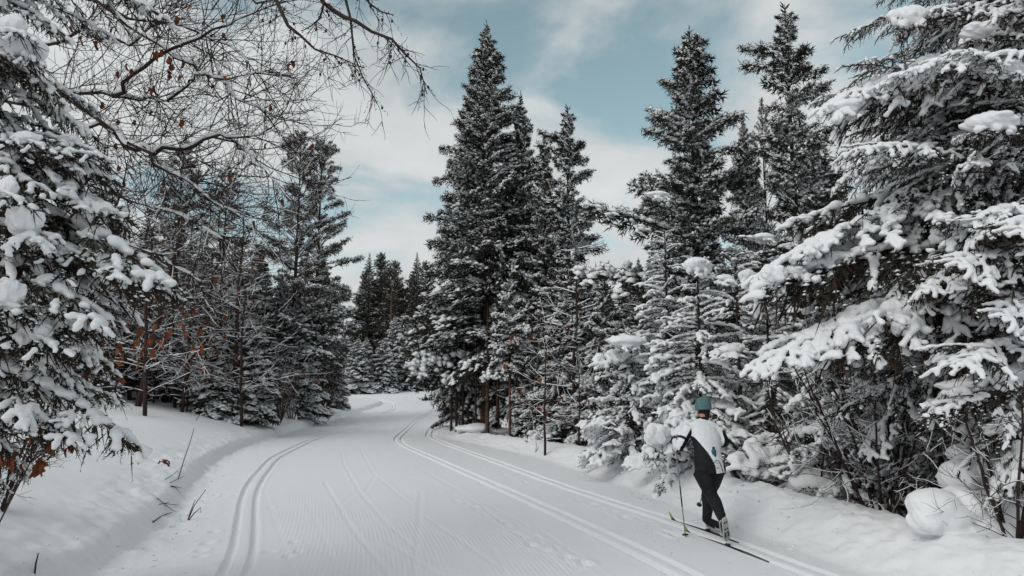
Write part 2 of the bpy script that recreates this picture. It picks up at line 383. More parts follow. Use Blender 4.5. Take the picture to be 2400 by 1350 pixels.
    def sheet(name, X, extra, m):
        z, Yg = height(X)
        if extra: z = scratch(X, Yg, z)
        nr, nc = X.shape; V = np.stack([X, Yg, z], -1).reshape(-1, 3)
        i = (np.arange(nr - 1)[:, None] * nc + np.arange(nc - 1)[None]).ravel()
        F = np.stack([i, i + 1, i + nc + 1, i + nc], 1)
        me = new_mesh(name, V, F, [m])
        if extra:
            uvl = me.uv_layers.new(name='trail'); mid = (xL(Y) * .5 + xR(Y) * .5)[:, None]
            uu = np.stack([(X - mid), Yg], -1).reshape(-1, 2)[F.ravel()]
            uvl.data.foreach_set('uv', uu.astype(np.float32).ravel())
            at_ = me.attributes.new('comb', 'FLOAT', 'POINT')
            cm = smooth(.25, .5, X - l[:, None]) * (1 - smooth(-.6, -.3, X - I[:, None])) * (1 - smooth(8, 15, Yg))
            at_.data.foreach_set('value', cm.astype(np.float32).ravel())
        o = ob(name, me); o['kind'] = 'structure'; return o
    sheet('ski_trail', X, True, M_TRAIL)
    sheet('snow_bank', XL_, False, M_GROUND)
    sheet('snow_ground', XR_, False, M_GROUND)
build_ground()

# ------------------------------------------------------------------ bough templates (axis along +X, up = +Z, length L)
def bough_skel(rng, L, step, spread, sub, droop=.10, dip=.25, start=.1, fwd=(38, 62), hang=0.0, sub_step=None):
    t = np.linspace(0, 1, 11); wig = rng.normal(0, .012 * L, (11, 2)).cumsum(0) * .35; wig -= t[:, None] * wig[-1:]
    main = np.stack([L * t, wig[:, 0], L * droop * 4 * t * (1 - t) * .5 + wig[:, 1]], 1)
    def pos(q): return np.array([np.interp(q, t, main[:, i]) for i in range(3)])
    sides = []; S = []; E = []
    q = start; sg = 1
    while q < .97:
        ln = L * spread * (min((q - start + .05) / .22, 1) * (1 - q) ** .8 + .10) * rng.uniform(.7, 1.2)
        a = math.radians(rng.uniform(*fwd)) * sg; p = pos(q); d = np.array((math.cos(a), math.sin(a), rng.normal(-dip * .4, .12)))
        n = 5; pts = [p]
        for k in range(n - 1):
            d = d + np.array((.06, 0, -dip * .3)) + rng.normal(0, .06, 3); d /= np.linalg.norm(d); pts.append(pts[-1] + d * ln / (n - 1))
        sides.append((np.array(pts), q)); q += step / L * rng.uniform(.6, 1.3) * .5; sg = -sg
    sides.append((main[6:], .9))
    ss = sub_step or sub * .5
    for pts, q in sides:
        seg = np.linalg.norm(np.diff(pts, axis=0), axis=1); cl_ = np.concatenate([[0], seg.cumsum()]); tot = cl_[-1]
        # the side twig itself carries needles
        for k in range(len(pts) - 1): S.append(pts[k]); E.append(pts[k + 1])
        w = rng.uniform(.3, 1) * ss; s2 = 1
        while w < tot:
            p = np.array([np.interp(w, cl_, pts[:, i]) for i in range(3)]); k = min(np.searchsorted(cl_, w), len(pts) - 1); d = pts[k] - pts[k - 1]; d = d / (np.linalg.norm(d) + 1e-9)
            sidev = np.cross(d, (0, 0, 1.0)) * s2; l2 = sub * rng.uniform(.6, 1.25) * (1 if w < tot - sub else .75)
            e = d * .75 + sidev * .75 + np.array((0, 0, rng.normal(-dip * .35 - hang * rng.random() * 1.6, .15))); e /= np.linalg.norm(e)
            S.append(p); E.append(p + e * l2); w += ss * rng.uniform(.6, 1.3); s2 = -s2
    return main, sides, np.array(S), np.array(E)

def crumble(V, F, S, E, rng, frac, r):
    """roughen settled snow and add a thin dusting of specks along the shoots"""
    n = np.stack([fbm(V[:, 1] * 34 + i * 9.1 + V[:, 2] * 20, V[:, 0] * 34 - V[:, 2] * 27, 5 + i, 3) for i in range(3)], 1); V = V + n * .0085
    k = rng.random(len(S)) < frac; t = rng.random((k.sum() * 2, 1)); A = np.repeat(S[k], 2, 0); B = np.repeat(E[k], 2, 0); C = A + (B - A) * t
    rr = r * rng.uniform(.5, 1.2, len(C)); g = Geo(); g.blobs(C + np.stack([0 * rr, 0 * rr, rr * .6], 1), np.stack([rr * 1.5, rr * 1.2, rr * .7], 1), rng, tpl=QUAD, jit=.3)
    V2, F2, _ = g.arr(); return np.concatenate([V, V2]), np.concatenate([F, F2 + len(V)])
def near_template(seed, L=1.5, cover=1.0, hang=.3, mneed=1, fat=1.0):
    rng = np.random.default_rng(seed)
    main, sides, S, E = bough_skel(rng, L, .16, .44, .12, droop=.12, dip=.35, hang=hang, sub_step=.055)
    g = Geo(); g.tube(main, np.linspace(.016, .004, 11) * 1.1, 5, 0)
    for pts, q in sides[:-1]: g.tube(pts, np.linspace(.006, .0025, len(pts)), 3, 0, cap=False)
    g.spindles(S, E, .0065, 1); g.needles(S, E, 16, .021, .0030, rng, 1)
    # hanging bare twigs below
    n = int(90 * L); k = rng.integers(0, len(S), n); d = np.stack([rng.normal(.3, .35, n), rng.normal(0, .4, n), -rng.uniform(.3, 1.0, n)], 1) * rng.uniform(.06, .20, (n, 1))
    g.spindles(S[k], S[k] + d, .004, 2); h_ = n // 2; g.needles(S[k][:h_], (S[k] + d)[:h_], 9, .018, .003, rng, 1)
    b = Geo(); patch = vnoise(S[:, 0] * 5 + seed, S[:, 1] * 5 + 3.3, seed) + .5
    for t in np.arange(.08, .99, .022):
        if rng.random() > .9 * cover: continue
        p = np.array([np.interp(t, np.linspace(0, 1, 11), main[:, i]) for i in range(3)])
        r = fat * rng.uniform(.024, .046) * (1.1 - .45 * t); b.blobs([p + (0, rng.normal(0, .012), r * .55)], [(r * 1.15, r * 1.1, r * .8)], rng, tpl=OCT1, jit=.05)
    for pts, q in sides[:-1]:
        if rng.random() > cover: continue
        nn = max(3, int(np.linalg.norm(pts[-1] - pts[0]) / .028)); tt = np.linspace(.05, 1.0, nn); pp = np.stack([np.interp(tt, np.linspace(0, 1, len(pts)), pts[:, i]) for i in range(3)], 1)
        keep = (vnoise(tt * 4 + q * 30, tt * 0 + seed, 77) + .5) < cover * .95
        r = fat * rng.uniform(.014, .027, nn) * (1.1 - .3 * tt); b.blobs((pp + np.stack([0 * r, 0 * r, r * .5], 1))[keep], np.stack([r * 1.2, r * 1.15, r * .85], 1)[keep], rng, tpl=OCT1, jit=.05)
    keep = (patch < .75 * cover) & (E[:, 2] - S[:, 2] > -.08)
    for f in (.35, .6, .85):
        C = S[keep] + (E[keep] - S[keep]) * f; r = fat * rng.uniform(.010, .019, len(C)); b.blobs(C + np.stack([0 * r, 0 * r, r * .55], 1), np.stack([r * 1.25, r * 1.2, r * .9], 1), rng, tpl=OCT1, jit=.05)
    V, F, _ = b.arr(); V, F = voxel(V, F, .0095, 2, .42); V, F = crumble(V, F, S, E, rng, .6, .0095)
    a = g.arr()
    return dict(L=L, bough=new_mesh('bough', *a[:2], [M_BARK, M_NEEDLE if mneed == 1 else M_NEEDLE_O, M_RUST], a[2], False), snow=new_mesh('snow', V, F, [M_SNOW]))

def mid_template(seed, L=1.3, cover=1.0, fat=1.0, need=None, hang=.15):
    rng = np.random.default_rng(seed)
    main, sides, S, E = bough_skel(rng, L, .19, .46, .13, droop=.10, dip=.30, hang=hang, sub_step=.075)
    g = Geo(); g.tube(main, np.linspace(.014, .004, 11), 4, 0)
    g.spindles(S, E, .0085, 1); g.needles(S, E, 5, .03, .0055, rng, 1)
    b = Geo(); patch = vnoise(S[:, 0] * 5 + seed, S[:, 1] * 5 + 3.3, seed) + .5
    for t in np.arange(.1, .98, .035):
        if rng.random() > .8 * cover: continue
        p = np.array([np.interp(t, np.linspace(0, 1, 11), main[:, i]) for i in range(3)])
        r = fat * rng.uniform(.03, .06); b.blobs([p + (0, rng.normal(0, .015), r * .5)], [(r * 1.2, r * 1.1, r * .75)], rng, tpl=OCT1, jit=.05)
    keep = (patch < .72 * cover) & (E[:, 2] - S[:, 2] > -.07)
    for f in (.4, .8):
        C = S[keep] + (E[keep] - S[keep]) * f; r = fat * rng.uniform(.020, .036, len(C)); b.blobs(C + np.stack([0 * r, 0 * r, r * .5], 1), np.stack([r * 1.25, r * 1.2, r * .8], 1), rng, tpl=OCT1, jit=.05)
    V, F, _ = b.arr(); V, F = voxel(V, F, .019, 2, .6); V, F = crumble(V, F, S, E, rng, .55, .013)
    a = g.arr()
    return dict(L=L, bough=new_mesh('bough', *a[:2], [M_BARK, M_NEEDLE], a[2], False), snow=new_mesh('snow', V, F, [M_SNOW]))

def far_template(seed, L, step, sub, cover, fat, thick=.017, pine=False, spread=.42, dip=.22, start=.1, vj=.045):
    rng = np.random.default_rng(seed)
    main, sides, S, E = bough_skel(rng, L, step, spread, sub, droop=.08, dip=dip, start=.45 if pine else start, sub_step=sub * .62)
    g = Geo(); g.tube(main, np.linspace(.022, .006, 11) * (L / 2) ** .5, 3, 0, cap=False)
    Ls = np.linalg.norm(E - S, axis=1, keepdims=True)
    S = S + rng.normal(0, 1, S.shape) * (.0, .0, vj); E = E + rng.normal(0, 1, E.shape) * (.02, .02, vj * 1.3)
    g.needles(S, E, 4, sub * .85, thick * 1.05, rng, 1, fwd=1.25)
    b = Geo(); patch = vnoise(S[:, 0] * 3.5 + seed, S[:, 1] * 3.5 + 3.3, seed) + .5
    keep = (patch < cover) & (rng.random(len(S)) < .7)
    C = S[keep] + (E[keep] - S[keep]) * rng.uniform(.25, .85, (keep.sum(), 1)); r = fat * rng.uniform(.022, .046, len(C))
    b.blobs(C + np.stack([0 * r, 0 * r, r * .35 + vj * .9], 1), np.stack([r * 1.5, r * 1.35, r * .7], 1), rng, tpl=QUAD, jit=.25)
    if True:
        for t in np.arange(.15, .95, .09):
            if rng.random() > cover: continue
            p = np.array([np.interp(t, np.linspace(0, 1, 11), main[:, i]) for i in range(3)]); r = np.array([fat * rng.uniform(.04, .075)])
            b.blobs([p + (0, 0, r[0] * .4)], np.stack([r * 1.5, r * 1.2, r * .7], 1), rng, tpl=QUAD, jit=.2)
    ba = b.arr() if b.n else (np.zeros((0, 3)), np.zeros((0, 3), int), np.zeros(0, int))
    return dict(L=L, b=g.arr(), s=ba)

def frame(start, tip, roll=0.0):
    d = np.asarray(tip, float) - np.asarray(start, float); L = np.linalg.norm(d); x = d / L
    y = np.cross((0, 0, 1.0), x); y /= np.linalg.norm(y) + 1e-9; z = np.cross(x, y)
    c, s = math.cos(roll), math.sin(roll); y, z = y * c + z * s, z * c - y * s
    return np.stack([x, y, z], 1), L

rngT = np.random.default_rng(11)
def tree_crown(seed, H, z0, R0, tpls, nper=14.0, power=.85, pitch=(-22, 38), up_at=.55, heavy=None, heavy_below=.45, azmod=None, gap=.0, irr=.18, minr=.12):
    """one tree's crown: boughs in loose whorls; returns foliage and snow arrays"""
    rng = np.random.default_rng(seed); g = Geo(); s = Geo()
    z = z0; az = rng.random() * 6.28; tops = (tpls, heavy or tpls)
    while z < H - .12:
        f = (z - z0) / (H - z0)
        r = max(minr, R0 * (1 - f) ** power) * rng.uniform(1 - irr * 2, 1 + irr)
        az += 2.39996 + rng.normal(0, .25)
        if azmod is not None: r *= azmod(az % 6.2832, f)
        pit = math.radians(pitch[0] + (pitch[1] - pitch[0]) * f ** up_at + rng.normal(0, 7))
        if rng.random() >= gap and r > .05:
            use = tops[1] if f < heavy_below + rng.normal(0, .08) else tops[0]
            # pick a template whose own size is near this bough
            use = sorted(use, key=lambda t: abs(math.log(t['L'] / r)) + rng.random() * .35)[0]
            sc = r / use['L']
            x = np.array((math.cos(az) * math.cos(pit), math.sin(az) * math.cos(pit), math.sin(pit))); Rm, _ = frame((0, 0, 0), x, rng.normal(0, .45))
            base = np.array((0, 0, z))
            V, F, M = use['b']; g.add((V * sc) @ Rm.T + base, F, M)
            V, F, M = use['s']; 
            if len(F):
                k = np.ones(len(F), bool); s.add((V * sc) @ Rm.T + base, F, M)
        z += (H - z0) / (nper * (H - z0)) * rng.uniform(.5, 1.5) * (1.0 if f < .8 else .6)
    # leader
    n = 16; a = rng.random(n) * 6.28; zz_ = H - .55 + .6 * rng.random(n); S = np.stack([0 * a, 0 * a, zz_], 1); E = S + np.stack([np.cos(a) * .13, np.sin(a) * .13, 0 * a + .14], 1)
    g.spindles(S, E, .018, 1); g.spindles([(0, 0, H - .7), (0, 0, H - .35)], [(0, 0, H - .2), (0, 0, H + .12)], .028, 1)
    return g.arr(), (s.arr() if s.n else None)
def trunk_mesh(seed, H, r, m, lean=0.0, k=8, stubs=0, z1=None):
    rng = np.random.default_rng(seed); n = 14; t = np.linspace(0, 1, n); w = rng.normal(0, .01 * H / 12, (n, 2)).cumsum(0); w -= t[:, None] * w[-1:]
    pts = np.stack([w[:, 0] * .6, w[:, 1] * .6, -.4 + t * (H + .35)], 1); g = Geo(); g.tube(pts, r * (1 - t) ** .8 + .006 + .35 * r * np.exp(-t * 25), k, 0)
    for i in range(stubs):
        z = rng.uniform(.3, z1 or H * .4); a = rng.random() * 6.28; l = rng.uniform(.25, .9); p = np.array((0, 0, z)); d = np.array((math.cos(a), math.sin(a), rng.uniform(-.25, .1)))
        g.tube([p, p + d * l * .5 + (0, 0, .02), p + d * l + (0, 0, -.06)], [.012, .008, .003], 3, 0, cap=False)
    a = g.arr(); return new_mesh('trunk', a[0], a[1], [m])

def variant(seed, H, crown, trunk_r, mneed=M_NEEDLE, bark=M_BARK, stubs=0, z1=None):
    fol, sn = crown
    d = dict(H=H, trunk=trunk_mesh(seed, H - .1, trunk_r, bark, stubs=stubs, z1=z1), crown=new_mesh('crown', fol[0], fol[1], [bark, mneed], fol[2], False))
    d['snow'] = new_mesh('snow', sn[0], sn[1], [M_SNOW]) if sn is not None else None
    return d
def plant(v, pos, rz, s, name, label, cat='tree', group=None, lean=(0, 0), sx=1.0):
    e = empty(name, (pos[0], pos[1], pos[2] - .05), rz, s)
    e.rotation_euler = (lean[0], lean[1], rz); e.scale = (s * sx, s * sx, s)
    ob('trunk', v['trunk'], e); ob('crown', v['crown'], e)
    if v['snow']: ob('snow', v['snow'], e)['kind'] = 'stuff'
    return tag(e, label, cat, group)

# templates for merged crowns
TL_ = [far_template(100 + i, 2.0, .19, .17, .76, 1.25, .0125) for i in range(3)] + [far_template(110 + i, 1.1, .15, .15, .76, 1.12, .0115) for i in range(2)] + [far_template(120, .5, .12, .13, .7, .8, .012)]
TH_ = [far_template(130 + i, 2.0, .20, .16, .72, 1.5, .0135) for i in range(3)] + [far_template(140 + i, 1.1, .16, .14, .72, 1.4, .0125) for i in range(2)]
TX_ = [far_template(150 + i, 1.1, .15, .15, .85, 1.7, .015) for i in range(3)] + [far_template(155, .6, .13, .13, .9, 1.5, .016)]
TP_ = [far_template(160 + i, 2.2, .24, .20, .80, 1.25, .013, pine=True, spread=.38, dip=.05) for i in range(3)] + [far_template(165, 1.2, .2, .18, .78, 1.15, .013, pine=True, dip=.0)]
TF_ = [far_template(170 + i, 1.8, .42, .34, .5, 1.7, .035) for i in range(3)]

def lop(*bumps):
    def f(az, h):
        m = 1.0
        for a, w, k, h0, h1 in bumps:
            d = abs((az - a + math.pi) % (2 * math.pi) - math.pi)
            if h0 <= h <= h1 and d < w: m *= 1 + (k - 1) * math.cos(d / w * math.pi / 2)
        return m
    return f
VAR = {}
VAR['fir_tall'] = variant(1, 15.5, tree_crown(1, 15.5, 3.0, 2.95, TL_, 20, .78, (-20, 26), .6, heavy=TH_, heavy_below=.36), .17, bark=M_BARKR, stubs=20, z1=3)
VAR['fir_mid'] = variant(2, 12.0, tree_crown(2, 12.0, 1.5, 2.35, TL_, 20, .80, (-24, 28), .6, heavy=TH_, heavy_below=.42), .13, bark=M_BARKR, stubs=14, z1=2)
VAR['spruce_rag'] = variant(3, 11.0, tree_crown(3, 11.0, .9, 2.1, TL_, 19, .58, (-10, 26), .7, heavy=TH_, heavy_below=.40, irr=.34,
                    azmod=lop((3.2, .55, 1.75, .42, .60), (0.2, .5, 1.5, .55, .66), (3.1, .5, 1.9, .24, .36))), .14, stubs=8)
VAR['spruce_slim'] = variant(4, 10.8, tree_crown(4, 10.8, .9, 1.6, TL_, 18, .60, (-14, 36), .7, heavy=TH_, heavy_below=.35, irr=.34, gap=.12,
                    azmod=lop((2.9, .6, 1.9, .80, .90), (0.1, .6, 1.6, .72, .82), (3.0, 3.2, .45, .40, .50))), .11, stubs=10, z1=7)
VAR['pine'] = variant(5, 12.5, tree_crown(5, 12.5, 2.3, 2.6, TP_, 17, .46, (-6, 38), .8, heavy=TH_, heavy_below=.24, irr=.34, gap=.1), .15, M_PINE, stubs=22, z1=4)
VAR['pine_b'] = variant(6, 11.0, tree_crown(6, 11.0, 2.0, 2.2, TP_, 13, .60, (-8, 46), .8, heavy=TL_, heavy_below=.34, irr=.28), .12, M_PINE, stubs=22, z1=4)
VAR['fir_snowy'] = variant(7, 5.0, tree_crown(7, 5.0, .3, 1.45, TX_, 28, .8, (-26, 22), .6, heavy=TX_), .07)
VAR['fir_pole'] = variant(10, 6.0, tree_crown(10, 6.0, 2.7, 1.2, TX_, 20, .7, (-22, 30), .6, heavy=TX_), .06, bark=M_BARKR, stubs=14, z1=2.6)
VAR['fir_far'] = variant(8, 12.0, tree_crown(8, 12.0, 1.0, 2.3, TF_, 15, .78, (-20, 28), .6), .14)
VAR['pine_far'] = variant(9, 13.0, tree_crown(9, 13.0, 3.2, 2.4, TF_, 13, .5, (-8, 42), .7, irr=.3), .16, M_PINE, bark=M_BARKR)
# ------------------------------------------------------------------ standing trees with merged crowns
def off_trail(px, d, m=1.0):
    """step back along the sight line until the spot lies beside the trail"""
    if px < 1000:
        while d < 58 and (px - 1200.0) / FPX * d > xL(d) - m: d += .25
    return d
def stand(var, px, d, top=None, name='fir_tree', label='', rz=None, group=None, lean=(0, 0), sx=1.0, s=None, cat='tree'):
    d = off_trail(px, d); p = at(px, d); v = VAR[var]
    if s is None: s = (P(px, top, d)[2] - p[2]) / (v['H'] + .1)
    return plant(v, p, rngT.random() * 6.28 if rz is None else rz, s, name, label, cat, group, lean, sx)
# centre group at the bend
stand('fir_tall', 1137, 27.0, 48, 'fir_tree', 'tallest snow-dusted fir, its spire rising in the middle beside the trail bend', 0.4)
stand('fir_mid', 1100, 28.5, 165, 'fir_tree', 'narrow fir whose tip shows just left of the tallest fir', 2.0, sx=.75)
stand('fir_mid', 1222, 27.5, 212, 'fir_tree', 'dark fir right behind the tallest fir, tip on its right shoulder', 4.0, sx=.8)
stand('fir_mid', 1278, 26.0, 305, 'fir_tree', 'dense fir filling the gap right of the tallest fir', 1.1, sx=.8)
stand('spruce_slim', 1337, 24.0, 245, 'spruce_tree', 'slim spruce with long leader between the centre firs and the snowy firs', 0.6, sx=.95)
stand('fir_mid', 1098, 30.0, 560, 'fir_tree', 'shorter fir at the left foot of the tallest fir overhanging the trail', 3.0, sx=1.0)
stand('fir_snowy', 1285, 25.5, 700, 'fir_tree', 'snow-laden young fir below the tallest fir, right of the bare trunks', 1.0)
stand('fir_snowy', 1330, 22.0, 660, 'fir_tree', 'snow-laden young fir under the slim long-leadered spruce', 2.2)
stand('fir_pole', 1195, 23.5, 640, 'fir_tree', 'slender young fir on a thin reddish trunk in front of the centre firs', 3.1, sx=.9)
stand('fir_snowy', 1420, 20.0, 640, 'fir_tree', 'snowy young fir left of the ragged dark spruce', 5.2, sx=.9)
# right middle trees
stand('spruce_rag', 1642, 18.0, 62, 'spruce_tree', 'ragged dark spruce with long side boughs right of the blue gap in the sky', 0.0)
stand('spruce_slim', 1884, 16.0, 4, 'spruce_tree', 'thin tall spruce with bare patch of trunk near the right-hand forest', 0.0)
stand('fir_mid', 1765, 21.0, 262, 'fir_tree', 'fir tip between the ragged spruce and the thin tall spruce', 2.4, sx=.7)
stand('pine_b', 1812, 22.0, 225, 'pine_tree', 'dark pine top just left of the thin tall spruce', 1.4, sx=.6)
stand('fir_mid', 1500, 21.0, 600, 'fir_tree', 'snowy fir behind the low firs left of the skier', 0.8, sx=1.1)
stand('fir_mid', 1960, 17.0, 330, 'fir_tree', 'snowy fir behind the overhanging limbs of the big right spruce', 5.0)
# left middle trees
stand('pine', 686, 35.0, 305, 'pine_tree', 'left one of the twin dark pines left of the trail', 1.0, sx=.80)
stand('pine', 738, 37.0, 322, 'pine_tree', 'right one of the twin dark pines left of the trail', 3.3, sx=.80)
stand('pine_b', 512, 31.0, 385, 'pine_tree', 'dark pine with candle-like tip left of the twin pines', 0.5)
stand('pine_b', 402, 32.0, 310, 'pine_tree', 'dark pine half hidden behind the bare arching limb', 2.5)
stand('fir_mid', 600, 34, 560, 'fir_tree', 'dark fir below and left of the twin pines', 2.0, sx=1.1)
stand('fir_mid', 655, 33.0, 640, 'fir_tree', 'snow-flecked fir at the foot of the twin pines', 4.4, sx=1.15)
stand('fir_mid', 752, 31.0, 600, 'fir_tree', 'snow-flecked fir leaning over the left trail edge at the bend', 0.7, sx=1.05)
stand('fir_snowy', 788, 33.0, 810, 'fir_tree', 'small snowy fir at the left trail edge beside the reddish brush', 1.7)
stand('fir_snowy', 560, 27.0, 690, 'fir_tree', 'young snowy fir in the left wood between bare trunks', 2.9, sx=.85)
stand('fir_mid', 470, 29.0, 560, 'fir_tree', 'dark fir in the left wood behind the leaning trunks', 5.6)
stand('fir_snowy', 585, 26.5, 720, 'fir_tree', 'bushy young fir with white-edged boughs at the left wood edge', 1.9, sx=1.1)
stand('fir_snowy', 505, 26.0, 760, 'fir_tree', 'squat young fir with white-edged boughs behind the lone sapling', 3.9, sx=1.2)
stand('fir_snowy', 690, 28.0, 700, 'fir_tree', 'bushy fir loaded with snow in front of the twin pine trunks', .9, sx=1.2)
stand('fir_snowy', 300, 27.0, 740, 'fir_tree', 'young fir loaded with snow at the far left of the left wood', 2.6, sx=1.2)
stand('fir_snowy', 640, 29.0, 860, 'fir_tree', 'knee-high snow-capped fir at the edge of the left wood', .2, sx=.9)
# woods behind, nothing tells these apart
rb = np.random.default_rng(77)
def wood(n, pxr, dr, tops, var, name, label, group, sxr=(.8, 1.2)):
    for i in range(n):
        px = pxr[0] + (pxr[1] - pxr[0]) * (i + rb.uniform(.1, .9)) / n; d = rb.uniform(*dr)
        stand(var[i % len(var)], px, d, rb.uniform(*tops), name, label, group=group, sx=rb.uniform(*sxr))
wood(9, (-200, 560), (32, 46), (470, 600), ['fir_far', 'pine_far'], 'spruce_tree', 'dark conifer standing deep in the left-hand wood', 'conifers deep in the left wood')
wood(6, (250, 620), (27, 34), (600, 720), ['fir_mid', 'fir_snowy'], 'fir_tree', 'snow-streaked conifer in the understory of the left-hand wood', 'understory conifers of the left wood', (.9, 1.3))
wood(7, (180, 560), (28, 36), (640, 800), ['fir_snowy', 'fir_mid', 'pine_b'], 'fir_tree', 'low dark conifer between the bare saplings of the left-hand wood', 'low conifers between the left saplings', (.9, 1.2))
wood(9, (835, 1010), (88, 118), (585, 650), ['pine_far', 'fir_far'], 'pine_tree', 'distant dark conifer closing the view beyond the trail bend', 'distant conifers beyond the bend')
wood(7, (780, 1000), (66, 76), (730, 800), ['fir_snowy'], 'fir_tree', 'small snowy fir at the far edge of the clearing beyond the bend', 'small firs beyond the bend', (.9, 1.4))
wood(7, (1030, 1400), (45, 62), (560, 700), ['fir_far'], 'spruce_tree', 'dark conifer behind the centre firs', 'conifers behind the centre firs')
wood(9, (1250, 1800), (26, 34), (560, 640), ['fir_far', 'fir_mid'], 'fir_tree', 'snow-flecked conifer deep in the right-hand wood', 'conifers deep in the right wood', (.9, 1.3))
wood(6, (1850, 2500), (16, 24), (250, 420), ['fir_mid', 'fir_far'], 'fir_tree', 'conifer behind the big snow-laden spruce on the right', 'conifers behind the big right spruce', (.9, 1.3))
wood(3, (-150, 240), (24, 30), (300, 460), ['fir_mid', 'pine_b'], 'fir_tree', 'dark conifer behind the near snow-laden fir on the left', 'conifers behind the near left fir')
# ------------------------------------------------------------------ snow pillows and mounds
def lump_mesh(name, blobs_, vox, seed, jit=.06, sm=6):
    rng = np.random.default_rng(seed); g = Geo()
    for c, r in blobs_: g.blobs([c], [r], rng, tpl=OCT3, jit=0)
    V, F, _ = g.arr(); V, F = voxel(V, F, vox, sm)
    n = fbm(V[:, 0] * 5 + V[:, 2] * 3 + seed, V[:, 1] * 5 - V[:, 2] * 4, seed, 4); c = V.mean(0); d = V - c; d /= np.linalg.norm(d, axis=1, keepdims=True) + 1e-9
    V = V + d * (n * jit)[:, None]
    return new_mesh(name, V, F, [M_SNOW])
PIL = []
def pillow_blobs(seed, rx, ry, rz, n=14):
    r_ = np.random.default_rng(seed); bl = [((0, 0, 0), (rx * .76, ry * .74, rz * .72))]
    for i in range(n):
        a = r_.random() * 6.28; q = r_.random() ** .5 * .72; x, y = math.cos(a) * q * rx, math.sin(a) * q * ry; sz = r_.uniform(.24, .46) * (1 - .35 * q)
        z = (math.sqrt(max(0, 1 - q * q)) * .62 * r_.uniform(.3, 1) - .25) * rz; bl.append(((x, y, z), (sz * rx, sz * ry * 1.1, sz * rz * r_.uniform(.8, 1.2))))
    for i in range(7):                                                  # bits sagging between the twigs below
        a = r_.random() * 6.28; q = r_.uniform(.45, .85); bl.append(((math.cos(a) * q * rx, math.sin(a) * q * ry, -rz * r_.uniform(.45, .85)), (rx * r_.uniform(.10, .2), ry * r_.uniform(.10, .2), rz * r_.uniform(.25, .5))))
    return bl
for k, (a, b_, c) in enumerate([(.49, .40, .26), (.49, .36, .31), (.5, .36, .19), (.41, .38, .43)]):
    PIL.append(lump_mesh('snow_pillow', pillow_blobs(50 + k, a, b_, c), .020, 30 + k, .07, 3))
def pillow(parent, px, py, w, h, d, k=0, rz=0.0):
    """a pillow of snow centred on the pixel, w x h pixels as seen at depth d"""
    p = P(px, py, d); u = d / FPX * 1.04
    o = ob('snow_pillow', PIL[k % 4]); o.parent = parent
    dims = ((.98, .80, .52), (.98, .72, .62), (1.0, .72, .38), (.82, .76, .86))[k % 4]
    M = Matrix.Translation(Vector(p)) @ Matrix.Rotation(rz, 4, 'Z') @ Matrix.Diagonal((w * u / dims[0], w * u / dims[0] * .85, h * u / dims[2], 1))
    o.matrix_local = Matrix.Translation(-Vector(parent.location)) @ M
    carry(parent, p - np.array(parent.location), h * u)
    return o
def carry(parent, p, h):
    r = math.hypot(p[0], p[1]); t = MT[int(p[2] * 37) % 4] if parent.name.startswith('fir') and parent is not T_L_ else NS[int(p[2] * 37) % 3]
    st = np.array((p[0] * .04, p[1] * .04, p[2] + .12 * r)); q = p - np.array((0, 0, h * .38)); bough(parent, t, st, st + (q - st) * (1 + .22 / max(r, .3)), 0.0)
T_L_ = None

# ------------------------------------------------------------------ near conifers, every bough a part with its own snow
NS = [near_template(300 + i, 1.3, .55, .5, 1) for i in range(3)]
NB = [near_template(310 + i, 2.3, .6, .6, 1, 1.1) for i in range(3)]
NF = [near_template(330, 2.3, .8, .45, 1, 1.7)]
NO = [near_template(320 + i, 1.6, .48, .5, 2, 1.3) for i in range(3)]
MT = [mid_template(340 + i, 1.3, .72, 1.05 + .35 * (i % 2)) for i in range(4)] + [mid_template(350 + i, .8, .7, 1.1) for i in range(2)]
def bough(tree, t, start, tip, roll=0.0, snow=True):
    Rm, L = frame(start, tip, roll); s = L / t['L']
    M = Matrix([[*(Rm[i] * s), start[i]] for i in range(3)] + [[0, 0, 0, 1]])
    b = ob('bough', t['bough'], tree); b.matrix_local = M
    if snow: ob('snow', t['snow'], b)['kind'] = 'stuff'
    return b
def near_tree(name, label, base, H, trunk_r, prof, tpls, n, z0, z1, pit, seed, bark=M_BARK, vis=None, expl=()):
    rng = np.random.default_rng(seed); e = empty(name, base); tag(e, label, 'tree')
    ob('trunk', trunk_mesh(seed, H, trunk_r, bark, stubs=16, z1=z1 * .6), e)
    az = rng.random() * 6; kept = 0; i = 0
    while kept < n and i < n * 6:
        i += 1; z = z0 + (z1 - z0) * (i * .618034 % 1); az += 2.39996 + rng.normal(0, .3); r = prof(z) * rng.uniform(.65, 1.1)
        if r < .15: continue
        if vis is not None and not vis(az % 6.2832, z): continue
        p = math.radians(pit(z) + rng.normal(0, 12)); tip = np.array((math.cos(az) * math.cos(p), math.sin(az) * math.cos(p), math.sin(p))) * r
        t = sorted(tpls, key=lambda q: abs(math.log(q['L'] / r)) + rng.random() * .5)[0]
        st = np.array((0, 0, z)) + tip * .06
        bough(e, t, st, np.array((0, 0, z)) + tip, rng.normal(0, .45)); kept += 1
    b = np.array(base)
    for (p0, d0, p1, d1, t) in expl:
        bough(e, t, P(*p0, d0) - b, P(*p1, d1) - b, rng.normal(0, .15))
    return e
